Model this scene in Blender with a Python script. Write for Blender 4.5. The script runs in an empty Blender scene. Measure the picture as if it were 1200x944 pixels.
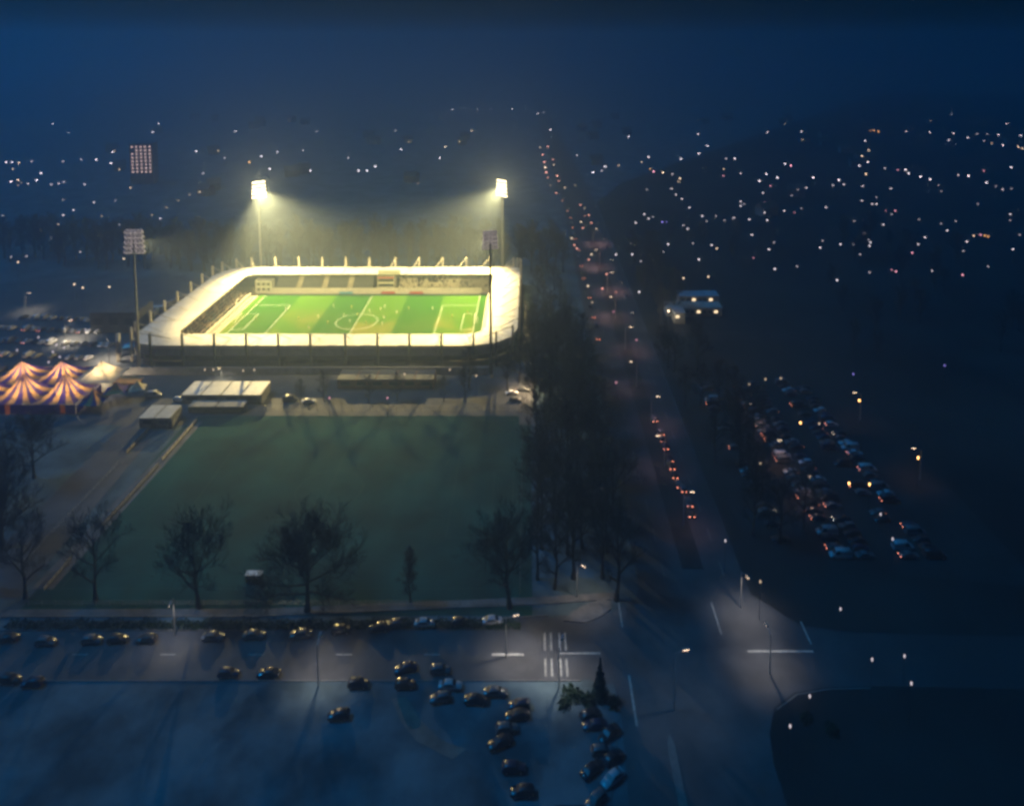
import bpy, bmesh, math, random
from mathutils import Vector, Matrix
R = math.radians
rnd = random.Random(7)
sc = bpy.context.scene
col = sc.collection

# ------------------------------------------------------------------ camera
# photo: 1200x944, vertical lines almost parallel (shift lens / cropped), vanishing point of the avenue at (621, 45)
FPX, TILT, CAMH, VX, VY = 870.0, R(5.0), 125.5, 621.0, 45.0
TT, CC = math.tan(TILT), math.cos(TILT)
cam_d = bpy.data.cameras.new('camera')
cam = bpy.data.objects.new('camera', cam_d)
col.objects.link(cam)
cam.location = (0, 0, CAMH)
cam.rotation_euler = (R(90) - TILT, 0, 0)
cam_d.sensor_fit = 'HORIZONTAL'
cam_d.sensor_width = 36
cam_d.lens = 36 * FPX / 1200
cam_d.shift_x = -(VX - 600) / 1200
cam_d.shift_y = -(472 - (VY + FPX * TT)) / 1200
cam_d.clip_start = 1
cam_d.clip_end = 40000
sc.camera = cam

def g(x, y, z=0.0):
    """photo pixel -> point of the scene at height z (it touches the ground or a known height)"""
    v = y - VY
    return Vector(((CAMH - z) * (x - VX) / (v * CC), (CAMH - z) * (FPX / CC / CC / v - TT), z))

# ------------------------------------------------------------------ world, blue fill, exposure
# moonlike blue fill added high on the left, no source in view: the sky is the same as by day, only far dimmer
SUN_EL, SUN_AZ = R(55), R(-80)
w = bpy.data.worlds.new('World'); sc.world = w; w.use_nodes = True
nt = w.node_tree; nt.nodes.clear()
sky = nt.nodes.new('ShaderNodeTexSky'); sky.sky_type = 'NISHITA'; sky.sun_disc = False
sky.sun_elevation = SUN_EL; sky.sun_rotation = SUN_AZ
bg = nt.nodes.new('ShaderNodeBackground'); bg.inputs[1].default_value = 0.0032
tint = nt.nodes.new('ShaderNodeMix'); tint.data_type = 'RGBA'; tint.blend_type = 'MULTIPLY'; tint.inputs[0].default_value = 1.0
tint.inputs[7].default_value = (0.004, 0.26, 0.62, 1)
wo = nt.nodes.new('ShaderNodeOutputWorld')
nt.links.new(sky.outputs[0], tint.inputs[6]); nt.links.new(tint.outputs[2], bg.inputs[0]); nt.links.new(bg.outputs[0], wo.inputs[0])
sun_d = bpy.data.lights.new('moon_fill', 'SUN'); sun_d.energy = 1.75; sun_d.angle = R(10); sun_d.color = (0.0, 0.33, 0.88)
sun = bpy.data.objects.new('moon_fill', sun_d); col.objects.link(sun)
sun.rotation_euler = Vector((-math.sin(SUN_AZ) * math.cos(SUN_EL), -math.cos(SUN_AZ) * math.cos(SUN_EL), -math.sin(SUN_EL))).to_track_quat('-Z', 'Y').to_euler()

sc.view_settings.view_transform = 'Standard'; sc.view_settings.look = 'None'
sc.view_settings.exposure = 0; sc.view_settings.gamma = 1; sc.view_settings.use_curve_mapping = False
sc.render.engine = 'CYCLES'
cy = sc.cycles
cy.use_denoising = True; cy.denoiser = 'OPENIMAGEDENOISE'
cy.max_bounces = 5; cy.diffuse_bounces = 2; cy.glossy_bounces = 2; cy.transmission_bounces = 3
cy.volume_bounces = 1; cy.sample_clamp_indirect = 1.5; cy.sample_clamp_direct = 0
cy.caustics_reflective = False; cy.caustics_refractive = False
cy.pixel_filter_type = 'BLACKMAN_HARRIS'; cy.filter_width = 3.0     # the photograph is soft

# ------------------------------------------------------------------ materials
def mat(name, c, rough=0.8, metal=0.0, noise=None, amt=0.35, coat=0.0, spec=0.4, c2=None, detail=4.0):
    m = bpy.data.materials.new(name); m.use_nodes = True
    n = m.node_tree; b = n.nodes['Principled BSDF']
    b.inputs['Base Color'].default_value = (*c, 1); b.inputs['Roughness'].default_value = rough
    b.inputs['Metallic'].default_value = metal; b.inputs['Coat Weight'].default_value = coat; b.inputs['Coat Roughness'].default_value = 0.2
    b.inputs['Specular IOR Level'].default_value = spec
    if noise:
        tc = n.nodes.new('ShaderNodeTexCoord'); t = n.nodes.new('ShaderNodeTexNoise')
        t.inputs['Scale'].default_value = noise; t.inputs['Detail'].default_value = detail; t.inputs['Roughness'].default_value = 0.65
        mx = n.nodes.new('ShaderNodeMix'); mx.data_type = 'RGBA'
        mx.inputs[6].default_value = (*[k * (1 - amt) for k in c], 1)
        mx.inputs[7].default_value = (*(c2 or [min(1, k * (1 + amt)) for k in c]), 1)
        r = n.nodes.new('ShaderNodeMapRange'); r.inputs[1].default_value = 0.36; r.inputs[2].default_value = 0.64
        n.links.new(tc.outputs['Object'], t.inputs['Vector']); n.links.new(t.outputs['Fac'], r.inputs[0])
        n.links.new(r.outputs[0], mx.inputs[0]); n.links.new(mx.outputs[2], b.inputs['Base Color'])
    return m

def glow(name, c, s):
    m = bpy.data.materials.new(name); m.use_nodes = True
    n = m.node_tree; n.nodes.clear()
    e = n.nodes.new('ShaderNodeEmission'); e.inputs[0].default_value = (*c, 1); e.inputs[1].default_value = s
    o = n.nodes.new('ShaderNodeOutputMaterial'); n.links.new(e.outputs[0], o.inputs[0])
    m.cycles.emission_sampling = 'NONE'
    return m

M = dict(
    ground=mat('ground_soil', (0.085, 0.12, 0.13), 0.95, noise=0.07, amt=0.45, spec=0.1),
    asphalt=mat('asphalt', (0.066, 0.067, 0.07), 0.75, noise=0.12, amt=0.3, detail=8),
    paving=mat('paving', (0.13, 0.125, 0.12), 0.85, noise=0.3, amt=0.3),
    gravel=mat('dark_gravel', (0.11, 0.12, 0.12), 0.95, noise=0.06, amt=0.45, spec=0.1),
    dimmed=mat('dimmed_soil', (0.026, 0.025, 0.023), 0.95, noise=0.02, amt=0.4, spec=0.1),  # ground colour darkened to hold the shade on the right
    tar=mat('dimmed_tarmac', (0.024, 0.023, 0.022), 0.85, noise=0.1, amt=0.3, spec=0.2),  # tarmac toned down so the right side reads as in shade
    avenue=mat('avenue_asphalt', (0.034, 0.034, 0.036), 0.8, noise=0.1, amt=0.35, detail=8),
    path=mat('gravel_path', (0.16, 0.13, 0.11), 0.95, noise=0.2, amt=0.35),
    kerb=mat('kerb_stone', (0.13, 0.13, 0.125), 0.8, noise=1.0, amt=0.2),
    paint=mat('road_paint', (0.34, 0.34, 0.31), 0.7, noise=0.8, amt=0.3),
    worn=mat('worn_pitch_line', (0.05, 0.12, 0.07), 0.95),
    worn_paint=mat('worn_road_paint', (0.13, 0.13, 0.12), 0.8, noise=0.8, amt=0.4),
    line=mat('pitch_line', (0.8, 0.8, 0.78), 0.9),
    tgrass=mat('training_grass', (0.010, 0.070, 0.050), 0.95, noise=0.05, amt=0.35, spec=0.1),
    white=mat('white_sheet', (0.64, 0.62, 0.58), 0.55, noise=0.25, amt=0.10),
    cream=mat('cream_render', (0.55, 0.52, 0.44), 0.8, noise=0.4, amt=0.15),
    grey=mat('grey_cladding', (0.33, 0.34, 0.38), 0.6, noise=0.4, amt=0.2),
    dgrey=mat('dark_cladding', (0.06, 0.065, 0.075), 0.6, noise=0.4, amt=0.25),
    concrete=mat('concrete', (0.32, 0.30, 0.27), 0.85, noise=0.5, amt=0.25),
    seat=mat('grey_seats', (0.16, 0.17, 0.18), 0.5, noise=1.5, amt=0.3),
    steel=mat('galvanised_steel', (0.38, 0.38, 0.37), 0.5, 0.6, noise=0.8, amt=0.2),
    dsteel=mat('dark_steel', (0.045, 0.047, 0.05), 0.5, 0.3),
    glass=mat('dark_glass', (0.015, 0.02, 0.025), 0.38, spec=0.3),
    tyre=mat('tyre_rubber', (0.02, 0.02, 0.02), 0.85),
    red=mat('red_board', (0.45, 0.06, 0.05), 0.6), blue=mat('blue_sheet', (0.08, 0.35, 0.55), 0.6),
    bark=mat('bark', (0.045, 0.037, 0.03), 0.95, noise=1.2, amt=0.4, spec=0.1),
    twig=mat('twigs', (0.050, 0.042, 0.034), 0.95, noise=0.8, amt=0.4, spec=0.1),
    needle=mat('needles', (0.02, 0.04, 0.025), 0.9, noise=1.5, amt=0.4, spec=0.1),
    hedge=mat('hedge_leaves', (0.022, 0.04, 0.02), 0.9, noise=1.2, amt=0.5, spec=0.1),
    brick=mat('brick_wall', (0.22, 0.12, 0.08), 0.9, noise=0.6, amt=0.25),
    tile=mat('roof_tile', (0.12, 0.06, 0.045), 0.85, noise=0.6, amt=0.3),
    dwall=mat('render_wall', (0.16, 0.16, 0.16), 0.9, noise=0.3, amt=0.2),
    skin=mat('skin', (0.5, 0.3, 0.22), 0.6), kitw=mat('white_kit', (0.8, 0.8, 0.78), 0.8),
    kity=mat('yellow_kit', (0.75, 0.65, 0.15), 0.8), short=mat('black_shorts', (0.03, 0.03, 0.035), 0.8),
    hair=mat('dark_hair', (0.03, 0.02, 0.015), 0.7), net=mat('goal_net', (0.7, 0.7, 0.7), 0.8),
)
def translucent(name, c):
    m = mat(name, c, 0.7, noise=0.8, amt=0.12)
    n = m.node_tree; b = n.nodes['Principled BSDF']; o = n.nodes['Material Output']
    t = n.nodes.new('ShaderNodeBsdfTranslucent'); t.inputs[0].default_value = (*c, 1)
    x = n.nodes.new('ShaderNodeMixShader'); x.inputs[0].default_value = 0.4
    n.links.new(b.outputs[0], x.inputs[1]); n.links.new(t.outputs[0], x.inputs[2]); n.links.new(x.outputs[0], o.inputs[0])
    return m
M['orange'] = translucent('orange_canvas', (0.85, 0.47, 0.16))
M['navy'] = translucent('purple_canvas', (0.10, 0.05, 0.26))
M['ecru'] = translucent('ecru_canvas', (0.70, 0.62, 0.45))

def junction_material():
    # asphalt colour darkens up the avenue, east and south, painting in the light's fall-off
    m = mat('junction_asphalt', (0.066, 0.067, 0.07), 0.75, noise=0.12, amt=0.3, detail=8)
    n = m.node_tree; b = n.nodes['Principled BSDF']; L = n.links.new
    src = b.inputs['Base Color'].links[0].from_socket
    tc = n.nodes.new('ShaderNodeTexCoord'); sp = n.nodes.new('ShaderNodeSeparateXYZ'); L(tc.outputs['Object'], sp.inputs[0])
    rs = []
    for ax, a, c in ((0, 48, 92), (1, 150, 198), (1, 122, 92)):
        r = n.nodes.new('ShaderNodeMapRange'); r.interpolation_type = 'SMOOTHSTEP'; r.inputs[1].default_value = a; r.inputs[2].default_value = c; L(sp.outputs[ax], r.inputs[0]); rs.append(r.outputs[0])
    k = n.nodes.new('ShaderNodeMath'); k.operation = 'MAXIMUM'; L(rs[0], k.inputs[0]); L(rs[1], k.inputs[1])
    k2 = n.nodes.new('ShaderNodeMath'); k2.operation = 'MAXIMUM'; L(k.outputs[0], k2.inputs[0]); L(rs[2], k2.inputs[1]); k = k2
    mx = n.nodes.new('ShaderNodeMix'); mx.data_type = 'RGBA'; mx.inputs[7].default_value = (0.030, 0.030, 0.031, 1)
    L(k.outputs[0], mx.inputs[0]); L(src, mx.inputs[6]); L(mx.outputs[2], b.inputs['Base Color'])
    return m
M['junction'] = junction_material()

def pitch_material():
    m = mat('match_pitch_grass', (0.06, 0.2, 0.02), 0.95, spec=0.1)
    n = m.node_tree; b = n.nodes['Principled BSDF']; L = n.links.new
    tc = n.nodes.new('ShaderNodeTexCoord'); sp = n.nodes.new('ShaderNodeSeparateXYZ'); L(tc.outputs['Object'], sp.inputs[0])
    def math_(op, a, bb):
        k = n.nodes.new('ShaderNodeMath'); k.operation = op
        for i, q in enumerate((a, bb)):
            if q is None: continue
            if isinstance(q, (int, float)): k.inputs[i].default_value = q
            else: L(q, k.inputs[i])
        return k.outputs[0]
    # mowing bands run across the pitch
    s = math_('SINE', math_('MULTIPLY', sp.outputs[0], math.pi / 17.5), None)
    s = math_('MULTIPLY_ADD', s, 4.0); n.nodes[-1].inputs[2].default_value = 0.5; n.nodes[-1].use_clamp = True
    no = n.nodes.new('ShaderNodeTexNoise'); no.inputs['Scale'].default_value = 0.05; no.inputs['Detail'].default_value = 6
    L(tc.outputs['Object'], no.inputs['Vector'])
    mp = n.nodes.new('ShaderNodeMapRange'); mp.inputs[1].default_value = 0.40; mp.inputs[2].default_value = 0.60; L(no.outputs['Fac'], mp.inputs[0])
    c1 = n.nodes.new('ShaderNodeMix'); c1.data_type = 'RGBA'
    c1.inputs[6].default_value = (0.017, 0.090, 0.002, 1); c1.inputs[7].default_value = (0.045, 0.130, 0.004, 1); L(s, c1.inputs[0])
    # worn, yellowed turf in the trodden middle strip, stronger in the pale bands
    wear = math_('MULTIPLY', mp.outputs[0], math_('MULTIPLY_ADD', s, 0.6)); n.nodes[-2].inputs[2].default_value = 0.12
    yr = n.nodes.new('ShaderNodeMapRange'); yr.inputs[1].default_value = 18; yr.inputs[2].default_value = -6; L(sp.outputs[1], yr.inputs[0])
    wear = math_('MULTIPLY', wear, yr.outputs[0])
    c2 = n.nodes.new('ShaderNodeMix'); c2.data_type = 'RGBA'; c2.inputs[7].default_value = (0.17, 0.16, 0.03, 1)
    L(wear, c2.inputs[0]); L(c1.outputs[2], c2.inputs[6]); L(c2.outputs[2], b.inputs['Base Color'])
    return m
M['pitch'] = pitch_material()

KV = ['white', 'silver', 'silver', 'grey', 'black', 'white']
CARC = {'black': (0.012, 0.012, 0.014), 'silver': (0.35, 0.36, 0.38), 'grey': (0.10, 0.105, 0.11), 'white': (0.7, 0.7, 0.7),
        'blue': (0.015, 0.025, 0.05), 'red': (0.28, 0.02, 0.02)}
CARM = {k: mat('car_paint_' + k, c, 0.42, 0.0, coat=1.0) for k, c in CARC.items()}
WARM, WHITE, PINK, BLUE, AMBER, REDC = (1, 0.80, 0.55), (0.85, 0.92, 1.0), (1, 0.55, 0.62), (0.35, 0.35, 1.0), (1, 0.55, 0.2), (1, 0.22, 0.12)
M['headlamp_off'] = mat('clear_lamp', (0.5, 0.5, 0.5), 0.2); M['tail_off'] = mat('red_lamp', (0.25, 0.01, 0.01), 0.3)
M['tail_on'] = glow('tail_glow', (1, 0.3, 0.18), 6); M['head_on'] = glow('headlight_glow', (1, 0.85, 0.65), 8)
M['rim_glow'] = glow('lamp_rim_glow', (1.0, 0.80, 0.78), 1.1)  # glowing rim added, stands in for stray light behind the lamps
M['lens_far'] = glow('floodlight_lens', (1.0, 0.80, 0.42), 10)
M['win_warm'] = glow('lit_window', (1, 0.75, 0.45), 2.2); M['win_tower'] = glow('lit_tower_window', (1, 0.66, 0.58), 1.5)
M['lamp_street'] = glow('street_lamp_lens', (1, 0.72, 0.48), 14)

# ------------------------------------------------------------------ mesh helpers
class MB:
    def __init__(s): s.v = []; s.f = []; s.m = []; s.smooth = False
    def add(s, vs, fs, mi=0):
        o = len(s.v); s.v += [tuple(p) for p in vs]; s.f += [tuple(i + o for i in f) for f in fs]; s.m += [mi] * len(fs); return s
    def box(s, c, d, rz=0, mi=0, taper=1.0):
        x, y, z = d[0] / 2, d[1] / 2, d[2] / 2; cs, sn = math.cos(rz), math.sin(rz); vs = []
        for k, t in ((-1, 1.0), (1, taper)):
            for a, b in ((-1, -1), (1, -1), (1, 1), (-1, 1)):
                px, py = a * x * t, b * y * t; vs.append((c[0] + px * cs - py * sn, c[1] + px * sn + py * cs, c[2] + k * z))
        return s.add(vs, [(3, 2, 1, 0), (4, 5, 6, 7), (0, 1, 5, 4), (1, 2, 6, 5), (2, 3, 7, 6), (3, 0, 4, 7)], mi)
    def tube(s, a, b, r0, r1, n=8, mi=0, cap=True):
        a, b = Vector(a), Vector(b); d = (b - a)
        if d.length < 1e-6: return s
        d.normalize(); u = d.orthogonal().normalized(); w_ = d.cross(u); vs = []
        for p, r in ((a, r0), (b, r1)):
            for i in range(n):
                t = 2 * math.pi * i / n; vs.append(p + (u * math.cos(t) + w_ * math.sin(t)) * r)
        fs = [(i, (i + 1) % n, n + (i + 1) % n, n + i) for i in range(n)]
        if cap: fs += [tuple(range(n - 1, -1, -1)), tuple(range(n, 2 * n))]
        return s.add(vs, fs, mi)
    def prism(s, poly, z0, z1, mi=0):
        n = len(poly); vs = [(p[0], p[1], z0) for p in poly] + [(p[0], p[1], z1) for p in poly]
        fs = [tuple(range(n - 1, -1, -1)), tuple(range(n, 2 * n))] + [(i, (i + 1) % n, n + (i + 1) % n, n + i) for i in range(n)]
        return s.add(vs, fs, mi)
    def sheet(s, poly, z, mi=0):
        return s.add([(p[0], p[1], z) for p in poly], [tuple(range(len(poly)))], mi)
    def ball(s, c, r, n=8, m=5, mi=0, sz=1.0):
        vs = [(c[0], c[1], c[2] - r * sz)]
        for j in range(1, m):
            p = -math.pi / 2 + math.pi * j / m
            for i in range(n):
                t = 2 * math.pi * i / n; vs.append((c[0] + r * math.cos(p) * math.cos(t), c[1] + r * math.cos(p) * math.sin(t), c[2] + r * sz * math.sin(p)))
        vs.append((c[0], c[1], c[2] + r * sz)); fs = []
        for i in range(n):
            k = (i + 1) % n; fs.append((0, 1 + k, 1 + i)); fs.append((len(vs) - 1, 1 + (m - 2) * n + i, 1 + (m - 2) * n + k))
            for j in range(m - 2): fs.append((1 + j * n + i, 1 + j * n + k, 1 + (j + 1) * n + k, 1 + (j + 1) * n + i))
        return s.add(vs, fs, mi)
    def mesh(s, name, mats):
        me = bpy.data.meshes.new(name); me.from_pydata(s.v, [], s.f)
        for m_ in (mats if isinstance(mats, (list, tuple)) else [mats]): me.materials.append(M[m_] if isinstance(m_, str) else m_)
        me.polygons.foreach_set('material_index', s.m)
        if s.smooth: me.polygons.foreach_set('use_smooth', [True] * len(s.f))
        bm = bmesh.new(); bm.from_mesh(me); bmesh.ops.recalc_face_normals(bm, faces=bm.faces); bm.to_mesh(me); bm.free()
        me.update(); return me
    def build(s, name, mats, parent=None, loc=None):
        return obj(name, s.mesh(name, mats), parent, loc)

def obj(name, me, parent=None, loc=None, rz=0):
    o = bpy.data.objects.new(name, me); col.objects.link(o)
    if parent: o.parent = parent
    if loc is not None: o.location = loc
    if rz: o.rotation_euler.z = rz
    return o
def tag(o, label=None, cat=None, group=None, kind=None):
    for k, v in (('label', label), ('category', cat), ('group', group), ('kind', kind)):
        if v: o[k] = v
    return o
def thing(name, loc, label, cat, group=None, rz=0):
    o = bpy.data.objects.new(name, None); col.objects.link(o); o.location = loc; o.rotation_euler.z = rz; o.empty_display_size = 0.5
    return tag(o, label, cat, group)
def copy_tree(o, parent=None):
    c = o.copy(); col.objects.link(c)
    if parent: c.parent = parent
    for ch in KIDS.get(o.name, []): 
        copy_tree(ch, c)
    return c
KIDS = {}
def register(o):
    KIDS[o.name] = list(o.children)
    for c in o.children: register(c)
    return o
def structure(name, mb, m, parent=None):
    o = mb.build(name, m, parent)
    if not parent: o['kind'] = 'structure'
    return o
def poly(*pts): return [tuple(g(x, y)) for x, y in pts]

# ------------------------------------------------------------------ the setting: ground, roads, pitches
structure('ground', MB().add([(-9000, -400, 0), (9000, -400, 0), (9000, 14000, 0), (-9000, 14000, 0)], [(0, 1, 2, 3)]), 'ground')

# stadium dimensions (metres)
PX0, PX1, PY0, PY1 = -129.5, -24.5, 286.5, 354.5
OX0, OX1, OY0, OY1 = -156.0, -5.0, 274.0, 371.0
IX0, IX1, IY0, IY1 = -139.5, -18.0, 283.5, 358.5

structure('stadium_forecourt', MB().sheet([(-260, 232), (2, 232), (2, 276), (-4, 380), (-260, 380)], 0.02), 'asphalt')
structure('avenue', MB().sheet([(50, 165), (50, 560), (24, 1500), (-20, 3200), (-34, 3200), (6, 1500), (25, 560), (25, 165)], 0.05), 'avenue')
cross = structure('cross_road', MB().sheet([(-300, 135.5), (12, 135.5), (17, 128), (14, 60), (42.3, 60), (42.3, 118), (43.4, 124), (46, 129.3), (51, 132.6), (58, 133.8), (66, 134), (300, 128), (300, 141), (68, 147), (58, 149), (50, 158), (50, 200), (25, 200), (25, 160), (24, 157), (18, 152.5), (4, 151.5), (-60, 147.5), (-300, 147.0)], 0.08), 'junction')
av_lines = MB()
for y in range(166, 700, 12): av_lines.box((31.5, y, 0.112), (0.25, 5, 0.006)).box((45.5, y, 0.112), (0.25, 5, 0.006))
structure('lane_marking', av_lines, 'worn_paint', bpy.data.objects['avenue'])
for p, d in (((-4.5, 141.4), (6.5, 0.55)), ((10.2, 141.7), (8.5, 0.5)), ((51.5, 142.2), (13.5, 0.5)), ((19.6, 131), (0.4, 11)), ((40.5, 151), (0.3, 9)), ((58.5, 147.0), (0.35, 6)), ((19.8, 152), (0.3, 7))):
    MB().box((p[0], p[1], 0.105), (d[0], d[1], 0.012)).build('painted_line', 'paint', cross)
for x0 in (3.1, 4.4, 6.2, 7.4):
    for y0, l in ((144.7, 4.6), (138.3, 4.2)): MB().box((x0, y0, 0.105), (0.4, l, 0.012)).build('crossing_stripe', 'paint', cross)
for y in range(-290, -8, 18): MB().box((y, 141.4, 0.105), (3.2, 0.22, 0.012)).build('centre_dash', 'paint', cross)
structure('central_reservation', MB().prism([(36.2, 166), (41.2, 166), (42, 500), (37, 500)], 0.0, 0.17), 'tar')
structure('median_strip', MB().prism([(24.6, 60), (25.6, 60), (25.9, 121.5), (25.2, 124), (24.4, 121.5)], 0.0, 0.2), 'kerb')
structure('traffic_island', MB().prism([tuple(g(x, y)[:2]) for x, y in ((660, 728), (672, 716), (690, 707), (704, 703), (716, 704), (716, 714), (704, 723), (686, 730))], 0.0, 0.22), 'paving')
structure('corner_island', MB().prism([tuple(g(x, y)[:2]) for x, y in ((640, 818), (668, 812), (690, 800), (720, 802), (726, 830), (716, 944), (650, 944))], 0.0, 0.2), 'ground')
structure('kerb', MB().prism([(-300, 147.1), (-60, 147.6), (4, 151.6), (4, 151.9), (-60, 147.9), (-300, 147.4)], 0.0, 0.13), 'kerb')
structure('kerb', MB().prism([(-300, 135.4), (10, 135.4), (10, 135.1), (-300, 135.1)], 0.0, 0.13), 'kerb')
structure('kerb', MB().prism([(46.2, 129.0), (51.2, 132.3), (58, 133.5), (66, 133.7), (66, 133.4), (58, 133.2), (51.4, 132.0), (46.5, 128.8)], 0.0, 0.13), 'kerb')
structure('pavement', MB().prism([(-300, 150.5), (-60, 151.4), (4, 155.0), (20, 156.5), (20, 158.5), (4, 157.2), (-60, 153.6), (-300, 152.6)], 0.0, 0.15), 'paving')
pb_ = MB()
for q4 in (((458, 818), (476, 816), (492, 842), (470, 846)), ((470, 846), (492, 842), (516, 866), (488, 868)), ((488, 868), (516, 866), (546, 878), (530, 890))): pb_.sheet(poly(*q4), 0.045)
structure('path', pb_, 'path')
structure('dimmed_ground', MB().sheet([(42.1, 60), (3000, 60), (3000, 1500), (800, 1700), (80, 640), (51, 560), (50.1, 163), (50.1, 158), (42.1, 128)], 0.012), 'dimmed')  # dark sheet puts the right side's shade into the ground colour
structure('car_park', MB().sheet([(54, 168), (118, 160), (118, 262), (54, 268)], 0.03), 'tar')
structure('side_street', MB().sheet([(50, 300), (160, 300), (160, 309), (50, 309)], 0.04), 'tar')
structure('visitor_car_park', MB().sheet([(-330, 285), (-190, 262), (-166, 282), (-166, 345), (-330, 370)], 0.05), 'asphalt')

# training pitch
TX0, TX1 = -110.5, -3.5
TY1, TY0 = g(0, 487).y, g(0, 697).y
tp = structure('training_pitch', MB().sheet([(TX0, TY0), (TX1, TY0), (TX1, TY1), (TX0, TY1)], 0.03), 'tgrass')
structure('pitch_verge', MB().sheet([(TX0 - 2, TY0 - 6), (TX1 + 4, TY0 - 6), (TX1 + 4, TY1 + 4), (TX0 - 2, TY1 + 4)], 0.012), 'tgrass')
def lines(x0, x1, y0, y1, z, parent, wd, lm='line'):
    def seg(nm, cx, cy_, dx, dy): MB().box((cx, cy_, z), (dx, dy, 0.008)).build(nm, lm, parent)
    xm, ym = (x0 + x1) / 2, (y0 + y1) / 2
    seg('touchline', xm, y0, x1 - x0, wd); seg('touchline', xm, y1, x1 - x0, wd)
    seg('goal_line', x0, ym, wd, y1 - y0 - wd); seg('goal_line', x1, ym, wd, y1 - y0 - wd); seg('halfway_line', xm, ym, wd, y1 - y0 - wd)
    for s, x in ((1, x0), (-1, x1)):
        for dpt, hw in ((16.5, 20.15), (5.5, 9.15)):
            b = MB(); b.box((x + s * dpt, ym, z), (wd, hw * 2, 0.008))
            for k in (-1, 1): b.box((x + s * (dpt - wd) / 2 + s * wd * .5, ym + k * (hw + wd / 2), z), (dpt - wd, wd, 0.008))
            b.build('penalty_box', lm, parent)
    b = MB(); n = 40
    for i in range(n):
        a, c = 2 * math.pi * i / n, 2 * math.pi * (i + 1) / n
        b.add([(xm + r * math.cos(t), ym + r * math.sin(t), z) for r, t in ((9.05, a), (9.05 + wd, a), (9.05 + wd, c), (9.05, c))], [(0, 1, 2, 3)])
    b.build('centre_circle', lm, parent)
lines(TX0 + 3, TX1 - 1.2, TY0 + 2, TY1 - 3, 0.045, tp, 0.12, 'worn')
structure('stadium_floor', MB().sheet([(OX0 + 3, OY0 + 3), (OX1 - 3, OY0 + 3), (OX1 - 3, OY1 - 3), (OX0 + 3, OY1 - 3)], 0.05), 'concrete')
mb = MB().add([(PX0 - 3.5 + 77, PY0 - 2 - 320, 0), (PX1 + 3.5 + 77, PY0 - 2 - 320, 0), (PX1 + 3.5 + 77, PY1 + 1.6 - 320, 0), (PX0 - 3.5 + 77, PY1 + 1.6 - 320, 0)], [(0, 1, 2, 3)])
mp_ = structure('match_pitch', mb, 'pitch'); mp_.location = (-77, 320, 0.09)
lines(PX0 + 77, PX1 + 77, PY0 - 320, PY1 - 320, 0.015, mp_, 0.14)
# paths and steps west of the training pitch
structure('path', MB().sheet(poly((226, 494), (238, 494), (62, 690), (36, 690)), 0.034), 'paving')
structure('path', MB().sheet(poly((150, 492), (196, 492), (22, 700), (-60, 700)), 0.03), 'asphalt')

# ------------------------------------------------------------------ the stadium
st = thing('football_stadium', (0, 0, 0), 'floodlit football stadium with a white ring roof around a bright green pitch', 'stadium')
def rrect(x0, x1, y0, y1, rr, n=3):
    """points (counter-clockwise from near left corner) with per-corner radius; returns list of (x, y, normal)"""
    out = []
    cs = ((x0, y0, 180, rr[0]), (x1, y0, 270, rr[1]), (x1, y1, 0, rr[2]), (x0, y1, 90, rr[3]))
    for cx, cy_, a0, r in cs:
        ox = cx + (r if cx == x0 else -r); oy = cy_ + (r if cy_ == y0 else -r)
        out.append([(ox + r * math.cos(R(a0 + 90 * i / n)), oy + r * math.sin(R(a0 + 90 * i / n))) for i in range(n + 1)])
    return out
OC = rrect(OX0, OX1, OY0, OY1, (12, 17, 4, 14)); IC = rrect(IX0, IX1, IY0, IY1, (4, 7, 1.5, 5))
nb = (10, 6, 11, 6)           # straight bays: near, right, far, left
ring_o, ring_i = [], []
for k in range(4):
    ring_o += OC[k]; ring_i += IC[k]
    nx = (k + 1) % 4
    for j in range(1, nb[k]):
        t = j / nb[k]
        ring_o.append(tuple(OC[k][-1][q] + (OC[nx][0][q] - OC[k][-1][q]) * t for q in (0, 1)))
        ring_i.append(tuple(IC[k][-1][q] + (IC[nx][0][q] - IC[k][-1][q]) * t for q in (0, 1)))
NR = len(ring_o)
ZR, ZI = 9.0, 9.5
def lerp(a, b, t): return tuple(a[q] + (b[q] - a[q]) * t for q in range(len(a)))
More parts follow.
